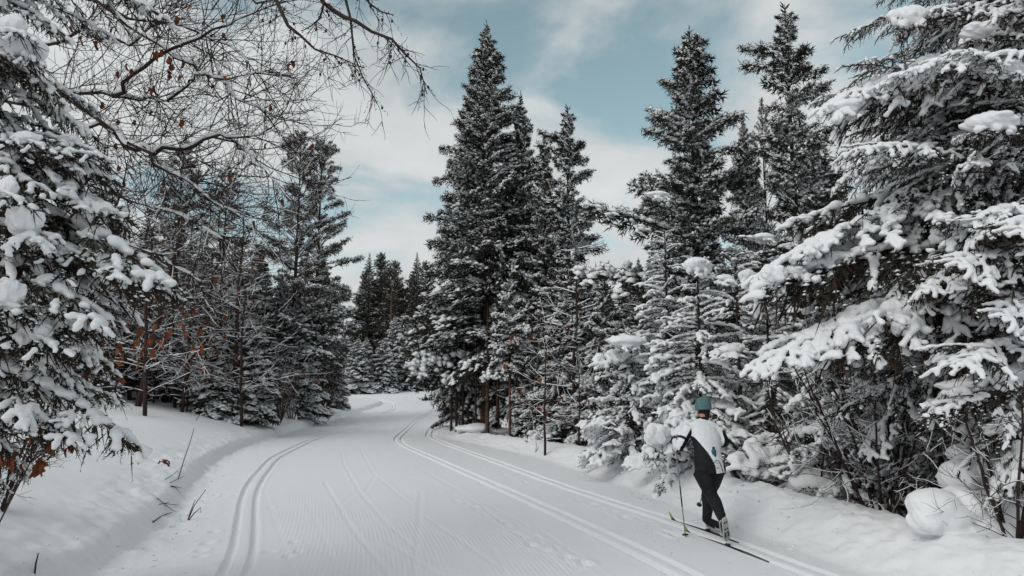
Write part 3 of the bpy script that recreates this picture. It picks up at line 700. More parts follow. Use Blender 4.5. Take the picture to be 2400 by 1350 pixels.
# big spruce on the right
bR = at(2540, 8.4)
T_R = near_tree('spruce_tree', 'big snow-laden spruce filling the right edge, long limbs with pillows of snow', bR, 12.5, .17,
    lambda z: np.interp(z, [.5, 1.5, 3, 5, 6.5, 9, 12.5], [2.4, 3.1, 3.4, 2.8, 2.4, 1.7, .2]), NS + NB, 240, .6, 10.5, lambda z: np.interp(z, [0, 3, 7, 12], [-22, -16, -5, 20]), 21,
    vis=lambda az, z: not (z > 7.5 and (az * 7) % 1 > .4) and (1.2 < az < 5.6 or (az * 5) % 1 > .6),
    expl=[((2300, 470), 8.3, (1778, 655), 7.8, NF[0]), ((2200, 690), 8.0, (1775, 880), 7.4, NF[0]), ((2330, 130), 8.4, (1930, 262), 8.0, NF[0]), ((2420, 300), 8.2, (1960, 430), 8.2, NB[0]),
          ((2360, 20), 8.4, (1975, 85), 8.2, NB[1]), ((2350, 560), 8.4, (1920, 590), 8.6, NB[2]), ((2420, 800), 8.0, (1950, 980), 8.2, NB[1]), ((2380, 640), 8.0, (1880, 760), 8.6, NB[0]),
          ((2440, 130), 7.0, (2060, 200), 7.2, NF[0]), ((2450, 260), 7.0, (2230, 330), 7.2, NB[2]), ((2500, 500), 6.6, (2190, 530), 6.8, NS[0]), ((2480, 900), 6.8, (2160, 985), 6.6, NS[0])])
for q in [(2318, 288, 150, 66, 7.0, 0), (2130, 40, 115, 75, 8.0, 1), (2290, 78, 105, 62, 7.8, 3), (2120, 182, 100, 42, 7.6, 2), (2230, 150, 170, 50, 7.4, 2), (2345, 165, 130, 62, 7.2, 0),
          (1812, 648, 82, 78, 7.7, 3), (1860, 636, 70, 42, 7.75, 0), (1993, 758, 84, 54, 7.45, 0), (2122, 722, 122, 84, 7.5, 1), (1990, 250, 120, 50, 7.9, 2), (1925, 590, 50, 60, 8.3, 3), (1890, 512, 45, 18, 8.8, 2),
          (2250, 905, 130, 40, 7.0, 2), (2360, 880, 120, 60, 6.8, 0), (2300, 520, 170, 22, 6.7, 2), (2150, 655, 60, 40, 8, 3), (1985, 800, 45, 40, 7.4, 3), (2395, 620, 60, 50, 7.5, 1), (2340, 1005, 90, 40, 6.8, 2)]:
    pillow(T_R, *q)
# near fir on the left
bL = at(-190, 5.0)
T_L = near_tree('fir_tree', 'snow-laden fir closest on the left, olive needles and drooping boughs', bL, 8.5, .13,
    lambda z: np.interp(z, [.3, .8, 1.6, 2.6, 3.6, 5, 8.5], [.9, 1.15, 1.35, 1.4, 1.15, 1.0, .1]), NO + [NS[1]], 120, .95, 7.2, lambda z: np.interp(z, [0, 2, 4, 8], [-26, -30, -24, 15]), 22,
    expl=[((-170, 430), 5.0, (408, 678), 4.7, NO[0]), ((-180, 800), 5.0, (328, 1062), 4.8, NO[1]), ((-190, 250), 5.0, (285, 530), 4.9, NO[2]), ((-150, 560), 4.9, (240, 770), 4.4, NO[0]),
          ((-170, 60), 5.0, (150, 240), 4.8, NO[1]), ((-170, 150), 5.0, (235, 330), 5.2, NO[2]), ((-180, 640), 5.0, (255, 860), 5.2, NO[2]), ((-190, 900), 5.0, (180, 1040), 4.6, NO[0]), ((-170, -60), 5.0, (160, 90), 5.0, NO[1])])
T_L_ = T_L
for q in [(45, 108, 150, 90, 4.6, 0), (58, 520, 92, 112, 4.4, 3), (20, 690, 80, 110, 4.3, 3), (88, 778, 84, 66, 4.4, 1), (250, 610, 110, 40, 4.75, 2), (360, 655, 80, 42, 4.7, 0), (30, 60, 90, 80, 4.5, 1), (60, 325, 90, 50, 4.6, 2),
          (245, 490, 60, 46, 4.8, 1), (160, 330, 70, 44, 4.9, 0), (150, 585, 70, 36, 4.7, 0), (215, 395, 36, 60, 4.9, 3), (330, 12, 60, 40, 5.5, 2), (20, 440, 60, 80, 4.4, 1), (170, 760, 60, 30, 4.6, 2)]:
    pillow(T_L, *q)
# heavily loaded young firs behind the skier
def mid_fir(px, d, top, label, seed, r0, n=70, vis=None):
    n = int(n * 1.7)
    b = at(px, d); H = P(px, top, d)[2] - b[2]
    return near_tree('fir_tree', label, b, H, .05, lambda z: r0 * max(0, 1 - z / H) ** .7 + .12, MT, n, .25, H * .97, lambda z: -28 + 45 * (z / H) ** 1.5, seed)
F1 = mid_fir(1640, 12.6, 600, 'heavily snowed young fir directly behind the skier, round snow cap on top', 41, 1.45, 95)
F2 = mid_fir(1478, 14.6, 770, 'low bushy fir laden with snow left of the skier', 42, 1.35, 80)
F3 = mid_fir(1800, 12.0, 640, 'snowed young fir right behind the skier below the long laden limb', 43, 1.25, 80)
F4 = mid_fir(1965, 10.6, 700, 'drooping young fir under the pillowed limbs of the big right spruce', 44, 1.35, 80)
F5 = mid_fir(1565, 15.8, 520, 'snowed fir between the ragged spruce and the low bushy fir', 45, 1.3, 80)
F6 = mid_fir(2150, 10.8, 560, 'snowed fir in the shade behind the big right spruce limbs', 46, 1.4, 80)
F7 = mid_fir(1730, 14.5, 560, 'snowed fir tucked between the thin tall spruce and the skier', 47, 1.4, 80)
for T_, q in [(F1, (1632, 620, 80, 46, 12.2, 0)), (F1, (1700, 652, 50, 26, 12.0, 2)), (F1, (1712, 820, 68, 34, 11.6, 2)), (F2, (1468, 800, 112, 40, 13.6, 2)), (F2, (1404, 838, 30, 26, 13.6, 0)), (F1, (1540, 1022, 74, 80, 11.4, 3)),
              (F1, (1588, 975, 58, 34, 11.8, 0)), (F3, (1752, 645, 46, 38, 11.6, 1)), (F5, (1540, 456, 70, 22, 15.2, 2)), (F4, (2030, 905, 40, 26, 9.8, 0)), (F4, (1960, 1000, 60, 40, 9.6, 1)), (F3, (1725, 1075, 26, 30, 10.6, 3)),
              (F7, (1790, 555, 60, 26, 14, 2)), (F1, (1610, 1000, 34, 34, 11.3, 1)), (F6, (2080, 830, 60, 40, 10, 1))]:
    pillow(T_, *q)

# ------------------------------------------------------------------ bare branches
def grow(g, sn, p, d, L, r, lvl, rng, wob=.16, up=.05, kids=5, snow=0.0, ends=None, ang=(30, 60), k=3, m=0):
    n = 6 if lvl > 0 else 5; pts = [np.asarray(p, float)]; d = np.asarray(d, float) / np.linalg.norm(d)
    for i in range(n - 1):
        d = d + rng.normal(0, wob, 3) + np.array((0, 0, up)); d /= np.linalg.norm(d); pts.append(pts[-1] + d * L / (n - 1))
    pts = np.array(pts); g.tube(pts, np.linspace(r, r * .45, n), k, m, cap=False)
    if sn is not None and snow > 0 and rng.random() < snow and lvl >= 0: limb_snow(sn, pts, np.linspace(r, r * .45, n), rng, .35 + max(0, r - .006) * 90, .7, 4)
    if ends is not None: ends.append((pts[-1], d))
    if lvl <= 0: return
    for i in range(kids):
        t = rng.uniform(.2, .97); q = np.array([np.interp(t, np.linspace(0, 1, n), pts[:, j]) for j in range(3)])
        a = math.radians(rng.uniform(*ang)); ax = rng.normal(size=3); ax -= ax.dot(d) * d; ax /= np.linalg.norm(ax)
        dd = pts[min(int(t * (n - 1)) + 1, n - 1)] - pts[int(t * (n - 1))]; dd = dd / (np.linalg.norm(dd) + 1e-9)
        grow(g, sn, q, dd * math.cos(a) + ax * math.sin(a), L * rng.uniform(.35, .65), max(r * .55, .0022), lvl - 1, rng, wob, up, max(2, kids - 1), snow, ends, ang, 3, m)
def limb_snow(sn, pts, rad, rng, amt=1.0, fill=.75, k=5):
    """a ridge of snow lying along the upper side of a limb, with gaps"""
    seg = np.linalg.norm(np.diff(pts, axis=0), axis=1).sum(); n = max(6, int(seg / .05)); t = np.linspace(0, 1, n); tt = np.linspace(0, 1, len(pts))
    c = np.stack([np.interp(t, tt, pts[:, j]) for j in range(3)], 1); r = np.interp(t, tt, rad)
    nz = vnoise(t * seg * 5 + rng.random() * 90, t * 0, 5) + .5; h = np.clip((fill - nz) * 4, 0, 1) * (r * .75 + .008 * amt) * (1 + .5 * vnoise(t * seg * 11, t * 0, 3))
    run = []
    for i in range(n):
        if h[i] > .003: run.append(i)
        if (h[i] <= .003 or i == n - 1) and run:
            if len(run) >= 2:
                cc = c[run] + np.stack([0 * h[run], 0 * h[run], r[run] * .65 + h[run] * .45], 1); hh = h[run].copy(); hh[0] *= .5; hh[-1] *= .5; sn.tube(cc, hh, k, 0)
            run = []
def polylimb(pxs, d0, d1):
    n = len(pxs); c = np.array([P(a, b, d0 + (d1 - d0) * i / (n - 1)) for i, (a, b) in enumerate(pxs)])
    t = np.linspace(0, 1, n); tt = np.linspace(0, 1, n * 3 - 2); return np.stack([np.interp(tt, t, c[:, j]) for j in range(3)], 1)
def leaf_mesh(seed):
    rng = np.random.default_rng(seed); n = 7; t = np.linspace(0, 1, n); w = np.array([.03, .22, .34, .24, .36, .2, .02]) * rng.uniform(.85, 1.15, n)
    mid = np.stack([t, 0 * t, -.35 * t ** 2 + .1 * np.sin(t * 5)], 1); V = []
    for s_ in (-1, 0, 1):
        for i in range(n): V.append(mid[i] + np.array((.08 * abs(s_), s_ * w[i], .16 * abs(s_) * (1 + rng.normal(0, .4)))))
    V = np.array(V); F = []
    for c in range(2):
        for i in range(n - 1): a = c * n + i; F += [(a, a + 1, a + n + 1), (a, a + n + 1, a + n)]
    F = np.array(F); V2 = V + np.array((0, 0, -.012)); F2 = F[:, ::-1] + len(V)
    return new_mesh('leaf', np.concatenate([V, V2]), np.concatenate([F, F2]), [M_LEAF])
LEAF = [leaf_mesh(i) for i in range(4)]
def leaf(parent, p, size, rng, droop=True):
    o = ob('leaf', LEAF[int(rng.integers(4))], parent); o.location = p - np.array(parent.location); o.scale = (size,) * 3
    o.rotation_euler = (rng.uniform(-.6, .6), rng.uniform(.5, 1.5) if droop else rng.uniform(-.5, .9), rng.uniform(0, 6.28)); return o
def meshed(name, g, mats, parent, base, smooth_=True):
    V, F, M = g.arr(); return ob(name, new_mesh(name, V - np.asarray(base), F, mats, M, smooth_), parent)

# leafless tree reaching in from the upper left
rng = np.random.default_rng(5); bT = at(-330, 7.6); e = empty('leafless_tree', bT)
tag(e, 'leafless tree reaching in from the upper left, arching limbs edged with snow', 'tree')
g = Geo(); tk = np.array([bT + (0, 0, -.3), bT + (.05, .1, 1.5), bT + (.15, .1, 3.2), bT + (.1, 0, 5), bT + (.3, .1, 7.5), bT + (.4, 0, 10)]); g.tube(tk, [.13, .11, .10, .08, .06, .02], 8); meshed('trunk', g, [M_TWIG], e, bT)
LIMBS = [([(-330, -40), (-60, 60), (60, 130), (130, 205), (240, 280), (300, 335), (362, 358), (430, 345), (500, 322), (560, 318), (640, 306)], 7.4, 6.4, .040, 1.0),
         ([(-330, 20), (40, 160), (160, 212), (270, 228), (350, 232), (392, 238)], 7.4, 6.6, .026, 1.0),
         ([(262, 226), (310, 170), (400, 122), (470, 82), (560, 50), (650, 8)], 6.8, 6.4, .020, .8),
         ([(-330, 60), (100, 105), (200, 76), (300, 108), (372, 48), (424, -30)], 7.6, 6.8, .018, .6),
         ([(-330, 180), (100, 250), (180, 285), (262, 312), (335, 340), (400, 402), (470, 446)], 7.5, 6.6, .020, .8),
         ([(300, 334), (380, 392), (430, 425), (500, 470), (560, 500)], 6.7, 6.4, .014, .3),
         ([(392, 236), (440, 205), (455, 182), (540, 176), (620, 168)], 6.6, 6.3, .010, .2),
         ([(150, -60), (260, 30), (380, 110), (480, 170), (560, 230), (620, 262)], 7.0, 6.4, .016, .3),
         ([(-200, -120), (120, -40), (300, 40), (420, 60), (540, 110), (620, 190)], 7.2, 6.6, .016, .4),
         ([(-330, 300), (60, 330), (190, 420), (300, 470), (420, 500), (520, 560)], 7.6, 7.0, .016, .4),
         ([(-330, 400), (120, 470), (260, 560), (380, 600), (470, 660)], 7.8, 7.6, .014, .6),
         ([(500, 322), (560, 345), (600, 380), (640, 420)], 6.5, 6.3, .008, .1)]
ends_all = []
for pxs, d0, d1, r, snw in LIMBS:
    c = polylimb(pxs, d0, d1); c[1:-1] += rng.normal(0, .02, c[1:-1].shape); n = len(c); rad = r * (1 - np.linspace(0, 1, n)) ** .75 + .003; g = Geo(); sn = Geo(); g.tube(c, rad, 5, 0)
    limb_snow(sn, c, rad, rng, 1.4, .55 + .35 * snw)
    seg = np.linalg.norm(c[-1] - c[0]); ends = []
    for i in range(int(seg * 7)):
        t = rng.uniform(.22, 1.0); q = np.array([np.interp(t, np.linspace(0, 1, n), c[:, j]) for j in range(3)]); k = min(int(t * (n - 1)), n - 2); dd = c[k + 1] - c[k]; dd /= np.linalg.norm(dd)
        a = math.radians(rng.uniform(20, 62)); ax = rng.normal(size=3) * (1, .6, 1); ax -= ax.dot(dd) * dd; ax /= np.linalg.norm(ax)
        grow(g, sn, q, dd * math.cos(a) + ax * math.sin(a), rng.uniform(.35, 1.0), .0065, 2, rng, .15, .03, 4, .10, ends)
    for i in range(5): grow(g, sn, c[-1 - i % 3], c[-1] - c[-2] + rng.normal(0, .35, 3) * np.linalg.norm(c[-1] - c[-2]), rng.uniform(.35, .8), .005, 2, rng, .15, .02, 4, .08, ends)
    lb = meshed('limb', g, [M_TWIG], e, bT)
    if sn.n: meshed('snow', sn, [M_SNOW], lb, bT)['kind'] = 'stuff'
    ends_all += ends
ends_all = [q for q in ends_all]
for i in rng.choice(len(ends_all), 46, replace=False):
    p = ends_all[i][0]
    if p[2] > 3.2: leaf(e, p, rng.uniform(.045, .075), rng)
for q in [(195, 85), (230, 95), (300, 150), (310, 160), (385, 115), (395, 130), (400, 150), (425, 140), (430, 180), (345, 205), (365, 200), (390, 165), (530, 35), (490, 168), (415, 40), (170, 60), (370, 120), (440, 10), (240, 240)]:
    leaf(e, P(*q, 6.6), rng.uniform(.06, .10), rng)

# larch limbs hanging in at the top
bK = at(-420, 3.6); e = empty('larch_tree', bK); tag(e, 'larch whose knobbly bare limbs with tiny cones hang in at the top', 'tree')
g = Geo(); g.tube([bK + (0, 0, -.3), bK + (.05, .05, 3), bK + (.1, .0, 6), bK + (.1, .0, 9)], [.12, .10, .07, .02], 8); meshed('trunk', g, [M_TWIG], e, bK)
top = bK + np.array((.1, 0, 5.6))
for pxs, r, nt_ in [([(647, -40), (647, 0), (658, 24), (675, 60), (705, 84), (739, 116), (787, 131), (853, 160)], .012, 22), ([(740, -40), (756, 0), (780, 24), (806, 40), (834, 50), (872, 75), (919, 92), (947, 124), (984, 160), (1001, 221)], .014, 26),
                ([(755, -30), (759, 8), (750, 43), (731, 60), (707, 73)], .007, 9), ([(800, -40), (822, 45), (826, 90), (830, 130), (850, 180), (884, 242)], .007, 9), ([(830, -40), (868, 10), (895, 28), (922, 35)], .007, 8), ([(560, -40), (600, 8), (640, 0), (690, -20)], .007, 6)]:
    c = polylimb(pxs, 4.6, 4.3); c = np.concatenate([[top, top * .45 + c[0] * .55 + (0, 0, .25)], c]); n = len(c); g = Geo(); g.tube(c, np.linspace(r * 1.6, .0026, n), 5, 0)
    cones = []; kn = []
    for i in range(nt_):
        t = rng.uniform(.22, 1); q = np.array([np.interp(t, np.linspace(0, 1, n), c[:, j]) for j in range(3)])
        d = np.array((rng.normal(.25, .45), rng.normal(0, .3), -rng.uniform(.3, 1.1))); L = rng.uniform(.10, .34)
        ends = []; grow(g, None, q, d, L, .0028, 1, rng, .14, -.04, 2, 0, ends)
        for w in np.linspace(.1, 1, int(L / .022)): kn.append(q + d / np.linalg.norm(d) * L * w * .6 + rng.normal(0, .004, 3))
        if rng.random() < .6: cones.append(q + d / np.linalg.norm(d) * L * rng.uniform(.2, .5))
    for t in np.linspace(.2, 1, n * 4): kn.append(np.array([np.interp(t, np.linspace(0, 1, n), c[:, j]) for j in range(3)]) + rng.normal(0, .004, 3))
    g.blobs(kn, np.full(len(kn), .0045), rng, tpl=QUAD); 
    if cones: g.blobs(cones, np.array([(.008, .008, .012)] * len(cones)), rng, tpl=OCT1)
    lb = meshed('limb', g, [M_TWIG], e, bK)
    if r >= .012:
        sn = Geo(); limb_snow(sn, c[4:8], np.full(4, .012), rng, 2.2, .9); 
        if sn.n: meshed('snow', sn, [M_SNOW], lb, bK)['kind'] = 'stuff'

# ------------------------------------------------------------------ saplings and brush with snow-lined twigs
def sapling_var(seed, H, r, nb, spread, snow=.9, mt=M_TWIG, lean=0.0, stems=1, pitch=(.0, .35), lvl=1, twig=.006):
    rng = np.random.default_rng(seed); g = Geo(); br = Geo(); sn = Geo(); tips = []
    for s_ in range(stems):
        a = rng.random() * 6.28; l = lean + (rng.uniform(.1, .4) if stems > 1 else 0); n = 9; t = np.linspace(0, 1, n); hh = H * rng.uniform(.7, 1.05) if stems > 1 else H
        pts = np.stack([math.cos(a) * l * hh * t, math.sin(a) * l * hh * t, -.2 + (hh + .2) * t], 1) + rng.normal(0, .012 * H, (n, 3)) * t[:, None]; rr = r * (1 - t) ** .7 + .004
        g.tube(pts, rr, 6, 0)
        for i in range(nb):
            t1 = rng.uniform(.12, .98); q = np.array([np.interp(t1, t, pts[:, j]) for j in range(3)]); a2 = rng.random() * 6.28
            grow(br, sn, q, (math.cos(a2), math.sin(a2), rng.uniform(*pitch)), spread * (1.15 - t1 * .7) * rng.uniform(.5, 1.1), twig, lvl, rng, .13, .03, 4, snow, tips)
    d = dict(trunk=new_mesh('trunk', *g.arr()[:2], [mt]), branches=new_mesh('branches', *br.arr()[:2], [mt]), snow=new_mesh('snow', *sn.arr()[:2], [M_SNOW]) if sn.n else None, tips=tips)
    return d
SAP = [sapling_var(60, 5.5, .05, 44, 1.8, .8, twig=.011), sapling_var(61, 4.2, .035, 36, 1.5, .85, twig=.011), sapling_var(62, 6.5, .085, 46, 2.1, .75, twig=.012), sapling_var(63, 2.2, .010, 6, 1.0, .3, M_BRUSH, .05, 22, (.4, 1.2), 1, .004), sapling_var(64, 1.6, .012, 7, .8, .7, M_TWIG, .1, 7, (.2, .9), 2, .005)]
def sap(k, px, d, s, label, name='bare_sapling', rz=None, lean=(0, 0), leaves=0, group=None, lr=(.08, .13), cat='sapling', lz=(0, 9)):
    d = off_trail(px, d, .5); p = at(px, d); e = empty(name, p, 0, s); v = SAP[k]; e.rotation_euler = (lean[0], lean[1], rngT.random() * 6.28 if rz is None else rz)
    ob('trunk' if k < 3 else 'stem', v['trunk'], e); ob('branches', v['branches'], e)['kind'] = 'stuff'
    if v['snow']: ob('snow', v['snow'], e)['kind'] = 'stuff'
    tag(e, label, cat, group); R_ = np.array(e.rotation_euler.to_matrix())
    cand = [t for t in v['tips'] if lz[0] < t[0][2] < lz[1]]
    for i in rngT.choice(len(cand), min(leaves, len(cand)), replace=False):
        o = ob('leaf', LEAF[int(rngT.integers(4))], e); o.location = cand[i][0]; o.scale = (rngT.uniform(*lr) / s,) * 3; o.rotation_euler = (rngT.uniform(-.6, .6), rngT.uniform(.5, 1.5), rngT.uniform(0, 6.28))
    return e
sap(2, 335, 24.0, 1.35, 'leaning bare trunk in the left wood with snow-lined side branches', 'bare_tree', .5, (0, .16), 0, cat='tree')
sap(0, 438, 25.0, 1.2, 'slim bare sapling standing alone at the edge of the left snow bank', 'bare_sapling', 1.0, (0, .04))
sap(2, 258, 25.0, 1.4, 'dark bare trunk left of the leaning one in the left wood', 'bare_tree', 2.0, (0, .12), cat='tree')
sap(0, 352, 22.0, 1.2, 'bare oak sapling with clusters of rust-orange leaves in the left wood', 'oak_sapling', 3.0, (0, .05), 75, lz=(1.0, 3.6), lr=(.17, .30))
sap(1, 520, 27.5, 1.3, 'bare sapling with rusty leaves below the candle-tipped pine', 'bare_sapling', 4.0, (0, 0), 16)
sap(1, 1343, 20.5, 1.5, 'thin bare sapling with orange leaves in front of the slim spruce', 'bare_sapling', .3, (0, .02), 30, lz=(.8, 2.4), lr=(.13, .22))
sap(3, 745, 29.0, 1.15, 'reddish-brown brush at the foot of the twin pines', 'brush', .2, cat='shrub')
sap(3, 705, 28.5, .9, 'lower reddish brush left of the bigger reddish brush', 'brush', 1.2, cat='shrub')
sap(3, 770, 31.5, 1.5, 'tall reddish brush behind the small fir at the left trail edge', 'brush', 2.2, cat='shrub')
sap(4, 2035, 8.6, 1.25, 'dark bare shrub with crossing stems under the big right spruce', 'bare_shrub', .4, cat='shrub')
sap(4, 2130, 9.0, 1.5, 'second bare shrub leaning towards the snow mound', 'bare_shrub', 2.4, cat='shrub')
sap(4, 1890, 10.5, 1.1, 'low bare shrub on the right berm past the skier', 'bare_shrub', 3.4, cat='shrub')
sap(4, 2330, 6.6, 1.0, 'bare twigs sticking out of the snow-buried bush', 'bare_shrub', 5.4, cat='shrub')
sap(4, 30, 7.2, 1.0, 'bare twiggy shrub under the near left fir', 'bare_shrub', 1.4, cat='shrub')
for i in range(16):
    sap(int(i % 3), 190 + i * 26 + rb.uniform(-14, 14), rb.uniform(25, 29), rb.uniform(.9, 1.4), 'bare sapling with snow-lined twigs in the thick of the left-hand wood', group='saplings in the left wood', lean=(rb.normal(0, .05), rb.normal(0, .06)), leaves=12 if i % 3 == 0 else 0, lr=(.13, .22))
for i in range(20):
    sap(3 + i % 2, 170 + i * 27 + rb.uniform(-12, 12), rb.uniform(26, 30), rb.uniform(1.3, 2.1) if i % 2 else rb.uniform(.8, 1.2), 'twiggy brush filling the foot of the left-hand wood', 'brush', group='brush in the left wood', cat='shrub')
for i in range(6):
    sap(int(i % 2), 1260 + i * 110 + rb.uniform(-20, 20), rb.uniform(15, 19), rb.uniform(.5, .8), 'bare sapling among the snowy firs of the right-hand wood', group='saplings in the right wood')
# straight bare poles of young trunks under the centre firs
for i, (px, d, h, m) in enumerate([(1143, 25.6, 3.2, 0), (1167, 26.0, 3.3, 0), (1116, 26.4, 3.0, 1), (1072, 27.0, 3.0, 1), (1087, 26.8, 2.8, 1), (1060, 27.4, 2.6, 1)]):
    p = at(px, d); o = ob('bare_tree', trunk_mesh(80 + i, h * 1.5, .075 if m == 0 else .045, M_BARKR if m == 0 else M_BARK, stubs=9, z1=h), None, p)
    tag(o, ['reddish bare trunk under the tallest fir, left of the pair', 'reddish bare trunk under the tallest fir, right of the pair', 'dark trunk left of the reddish pair under the centre firs', 'thin dark trunk at the inside of the trail bend',
            'thin dark trunk second from the trail bend', 'thinnest dark trunk closest to the trail at the bend'][i], 'tree')
p = at(915, 78); o = ob('bare_tree', trunk_mesh(90, 11, .30, M_BARKR, stubs=20, z1=8), None, p); tag(o, 'thick brown trunk far off beyond the trail bend', 'tree')
g = Geo(); sn = Geo(); p0 = at(925, 76); p1 = P(952, 760, 76); c = np.array([p0 - (0, 0, .3), p0 * .6 + p1 * .4, p1]); g.tube(c, [.22, .18, .10], 7); c2 = c + (-.12, -.1, .12); sn.tube(c2, [.18, .16, .1], 6)
e = empty('leaning_tree', p0); tag(e, 'leaning snow-plastered trunk against the far brown trunk', 'tree'); meshed('trunk', g, [M_BARKR], e, p0); meshed('snow', sn, [M_SNOW], e, p0)

# ------------------------------------------------------------------ snow-buried bushes and mounds
def mound(name, label, specs, d, vox, seed, jit=.05):
    c0 = P(specs[0][0], specs[0][1], d); bl = []
    for px, py, w, h, dd in specs:
        c = P(px, py, d + dd); u = (d + dd) / FPX; bl.append((c - c0, (w * u, max(w, h) * u * .9, h * u)))
    o = ob(name, lump_mesh(name, bl, vox, seed, jit, 10), None, c0); return tag(o, label, 'snow mound')
mound('snow_mound', 'big lobed mound of snow over a buried bush at the lower right', [(2186, 1186, 58, 44, 0), (2170, 1222, 44, 30, -.05), (2225, 1215, 50, 44, -.03), (2255, 1190, 60, 46, .08), (2330, 1195, 80, 66, .15), (2400, 1180, 80, 76, .25), (2320, 1255, 95, 60, .1), (2240, 1250, 90, 40, .1), (2430, 1260, 90, 80, .3)], 6.9, .022, 71, .075)
mound('snow_mound', 'slanting slab of snow above the lobed mound at the lower right', [(2250, 1118, 48, 40, 0), (2300, 1098, 66, 42, .06), (2365, 1072, 70, 44, .12), (2440, 1045, 70, 50, .2)], 7.1, .022, 72, .065)
mound('snow_mound', 'topmost tilted pad of snow in the stack at the lower right', [(2262, 1062, 42, 24, 0), (2315, 1040, 62, 32, .1), (2380, 1012, 66, 36, .2)], 7.4, .022, 77, .06)
mound('snow_mound', 'snow hump around the bare trunks at the trail bend', [(1120, 1004, 36, 12, 0), (1160, 1010, 40, 9, .3), (1090, 1004, 26, 8, .2)], 26.0, .05, 74)
mound('snow_mound', 'snow-capped stump at the foot of the twin pines', [(650, 968, 30, 22, 0), (625, 975, 20, 14, .2), (684, 980, 12, 18, .2)], 32.5, .05, 75)
mound('snow_mound', 'snowy hump under the young fir behind the skier', [(1900, 1130, 60, 40, 0), (1960, 1160, 50, 34, .4)], 10.5, .03, 76)

# ------------------------------------------------------------------ sticks, seedlings and leaves on the left bank
def stick(label, polys, r, name='stick', cat='stick', sub=0, seed=0):
    rng = np.random.default_rng(seed); g = Geo(); base = None
    for pl in polys:
        c = np.array([np.array(q) for q in pl])
        if base is None: base = c[0]
        g.tube(c, np.linspace(r, r * .5, len(c)), 5, 0)
        for i in range(sub):
            t = rng.uniform(.3, 1); q = c[0] + (c[-1] - c[0]) * t; d = c[-1] - c[0]; grow(g, None, q, d / np.linalg.norm(d) + rng.normal(0, .5, 3), .12, r * .5, 1, rng, .15, .02, 2)
    V, F, M = g.arr(); o = ob(name, new_mesh(name, V - base, F, [M_TWIG], M), None, base); return tag(o, label, cat)
def gp(px, py, dz=0.0): q = hit(px, py); return q + np.array((0, 0, dz))
def upto(b, px, py, dy=0.0): return P(px, py, b[1] + dy)
b = gp(415, 1120, -.1); stick('tall thin stick leaning out of the snow on the left bank', [[b, upto(b, 432, 1075), upto(b, 446, 1035), upto(b, 455, 1003)]], .009)
b = gp(438, 1218, -.05); stick('forked twig standing at the left trail edge', [[b, upto(b, 455, 1185), upto(b, 482, 1148)], [b, upto(b, 448, 1195), upto(b, 457, 1172)], [b, upto(b, 455, 1203), upto(b, 470, 1190), upto(b, 471, 1202)]], .008)
stick('straight twig lying across the left ledge', [[gp(357, 1229, .01), gp(380, 1215, .03), gp(402, 1205, .02)]], .008)
stick('branching twig half buried in the left ledge', [[gp(367, 1172, .02), gp(385, 1186, .03), gp(420, 1188, .02)], [gp(372, 1187, .02), gp(395, 1184, .03)], [gp(385, 1186, .02), gp(405, 1200, .02)]], .006)
stick('crooked twig lying below the tall leaning stick', [[gp(400, 1143, .02), gp(412, 1148, .03), gp(420, 1155, .02)], [gp(402, 1142, .02), gp(432, 1149, .02)]], .006)
stick('slender twig beside the tall leaning stick', [[gp(386, 1127, .02), gp(405, 1117, .03), gp(432, 1096, .05)], [gp(398, 1135, .02), gp(430, 1124, .05)]], .006)
b = gp(80, 1352, -.1); stick('dark broken stub poking up at the bottom left corner', [[b, upto(b, 84, 1320), upto(b, 90, 1296)]], .009)
stick('fine twig at the left edge below the orange leaves', [[gp(0, 1155, 0), upto(gp(0, 1155), 20, 1130), upto(gp(0, 1155), 28, 1100)]], .008, sub=3, seed=3)
stick('small dark sprig on the crest of the right bank', [[gp(1255, 1062, -.03), upto(gp(1255, 1062), 1257, 1045), upto(gp(1255, 1062), 1256, 1033)], [gp(1257, 1058, 0), upto(gp(1257, 1058), 1263, 1046)]], .010)
b = gp(1200, 1010, .1); stick('curved bare branch lying by the thin reddish trunk', [[b, upto(b, 1215, 1024), upto(b, 1240, 1022), upto(b, 1256, 1032)]], .014)
b = gp(433, 972, 0); stick('short twig beside the lone sapling on the left bank', [[gp(460, 985), upto(gp(460, 985), 470, 968)]], .012)
rng = np.random.default_rng(9)
b = at(-20, 4.8); e = empty('oak_seedling', b); tag(e, 'oak seedling with big withered orange leaves under the near left fir', 'seedling'); g = Geo()
LP_ = [(35, 1100, 60), (30, 1085, 50), (95, 1112, 70), (108, 1100, 60), (75, 1118, 50), (55, 1115, 40), (85, 1045, 50), (90, 1060, 46), (125, 1075, 44), (158, 1070, 44), (160, 1080, 34), (5, 1095, 50), (80, 1030, 40), (105, 1120, 40), (112, 1040, 30), (15, 1105, 40), (120, 1068, 40)]
hub = P(70, 1085, 4.7); g.tube([b, b * .5 + hub * .5 + (-.05, 0, .1), hub], [.008, .006, .004], 5, 0)
for px, py, sz in LP_:
    p = P(px, py - 30, b[1] + rng.uniform(-.3, .0)); g.tube([hub, hub * .5 + p * .5 + (0, 0, .04), p], [.003, .0025, .002], 4, 0); leaf(e, p, sz * b[1] / FPX * .55, rng)
meshed('stem', g, [M_TWIG], e, b)
b = gp(385, 1092, 0); e = empty('leaf_cluster', b); tag(e, 'little tuft of rust-red leaves poking from the left snow bank', 'leaves')
for i in range(5): leaf(e, b + rng.normal(0, .02, 3) + (0, 0, .05), .10, rng, False)
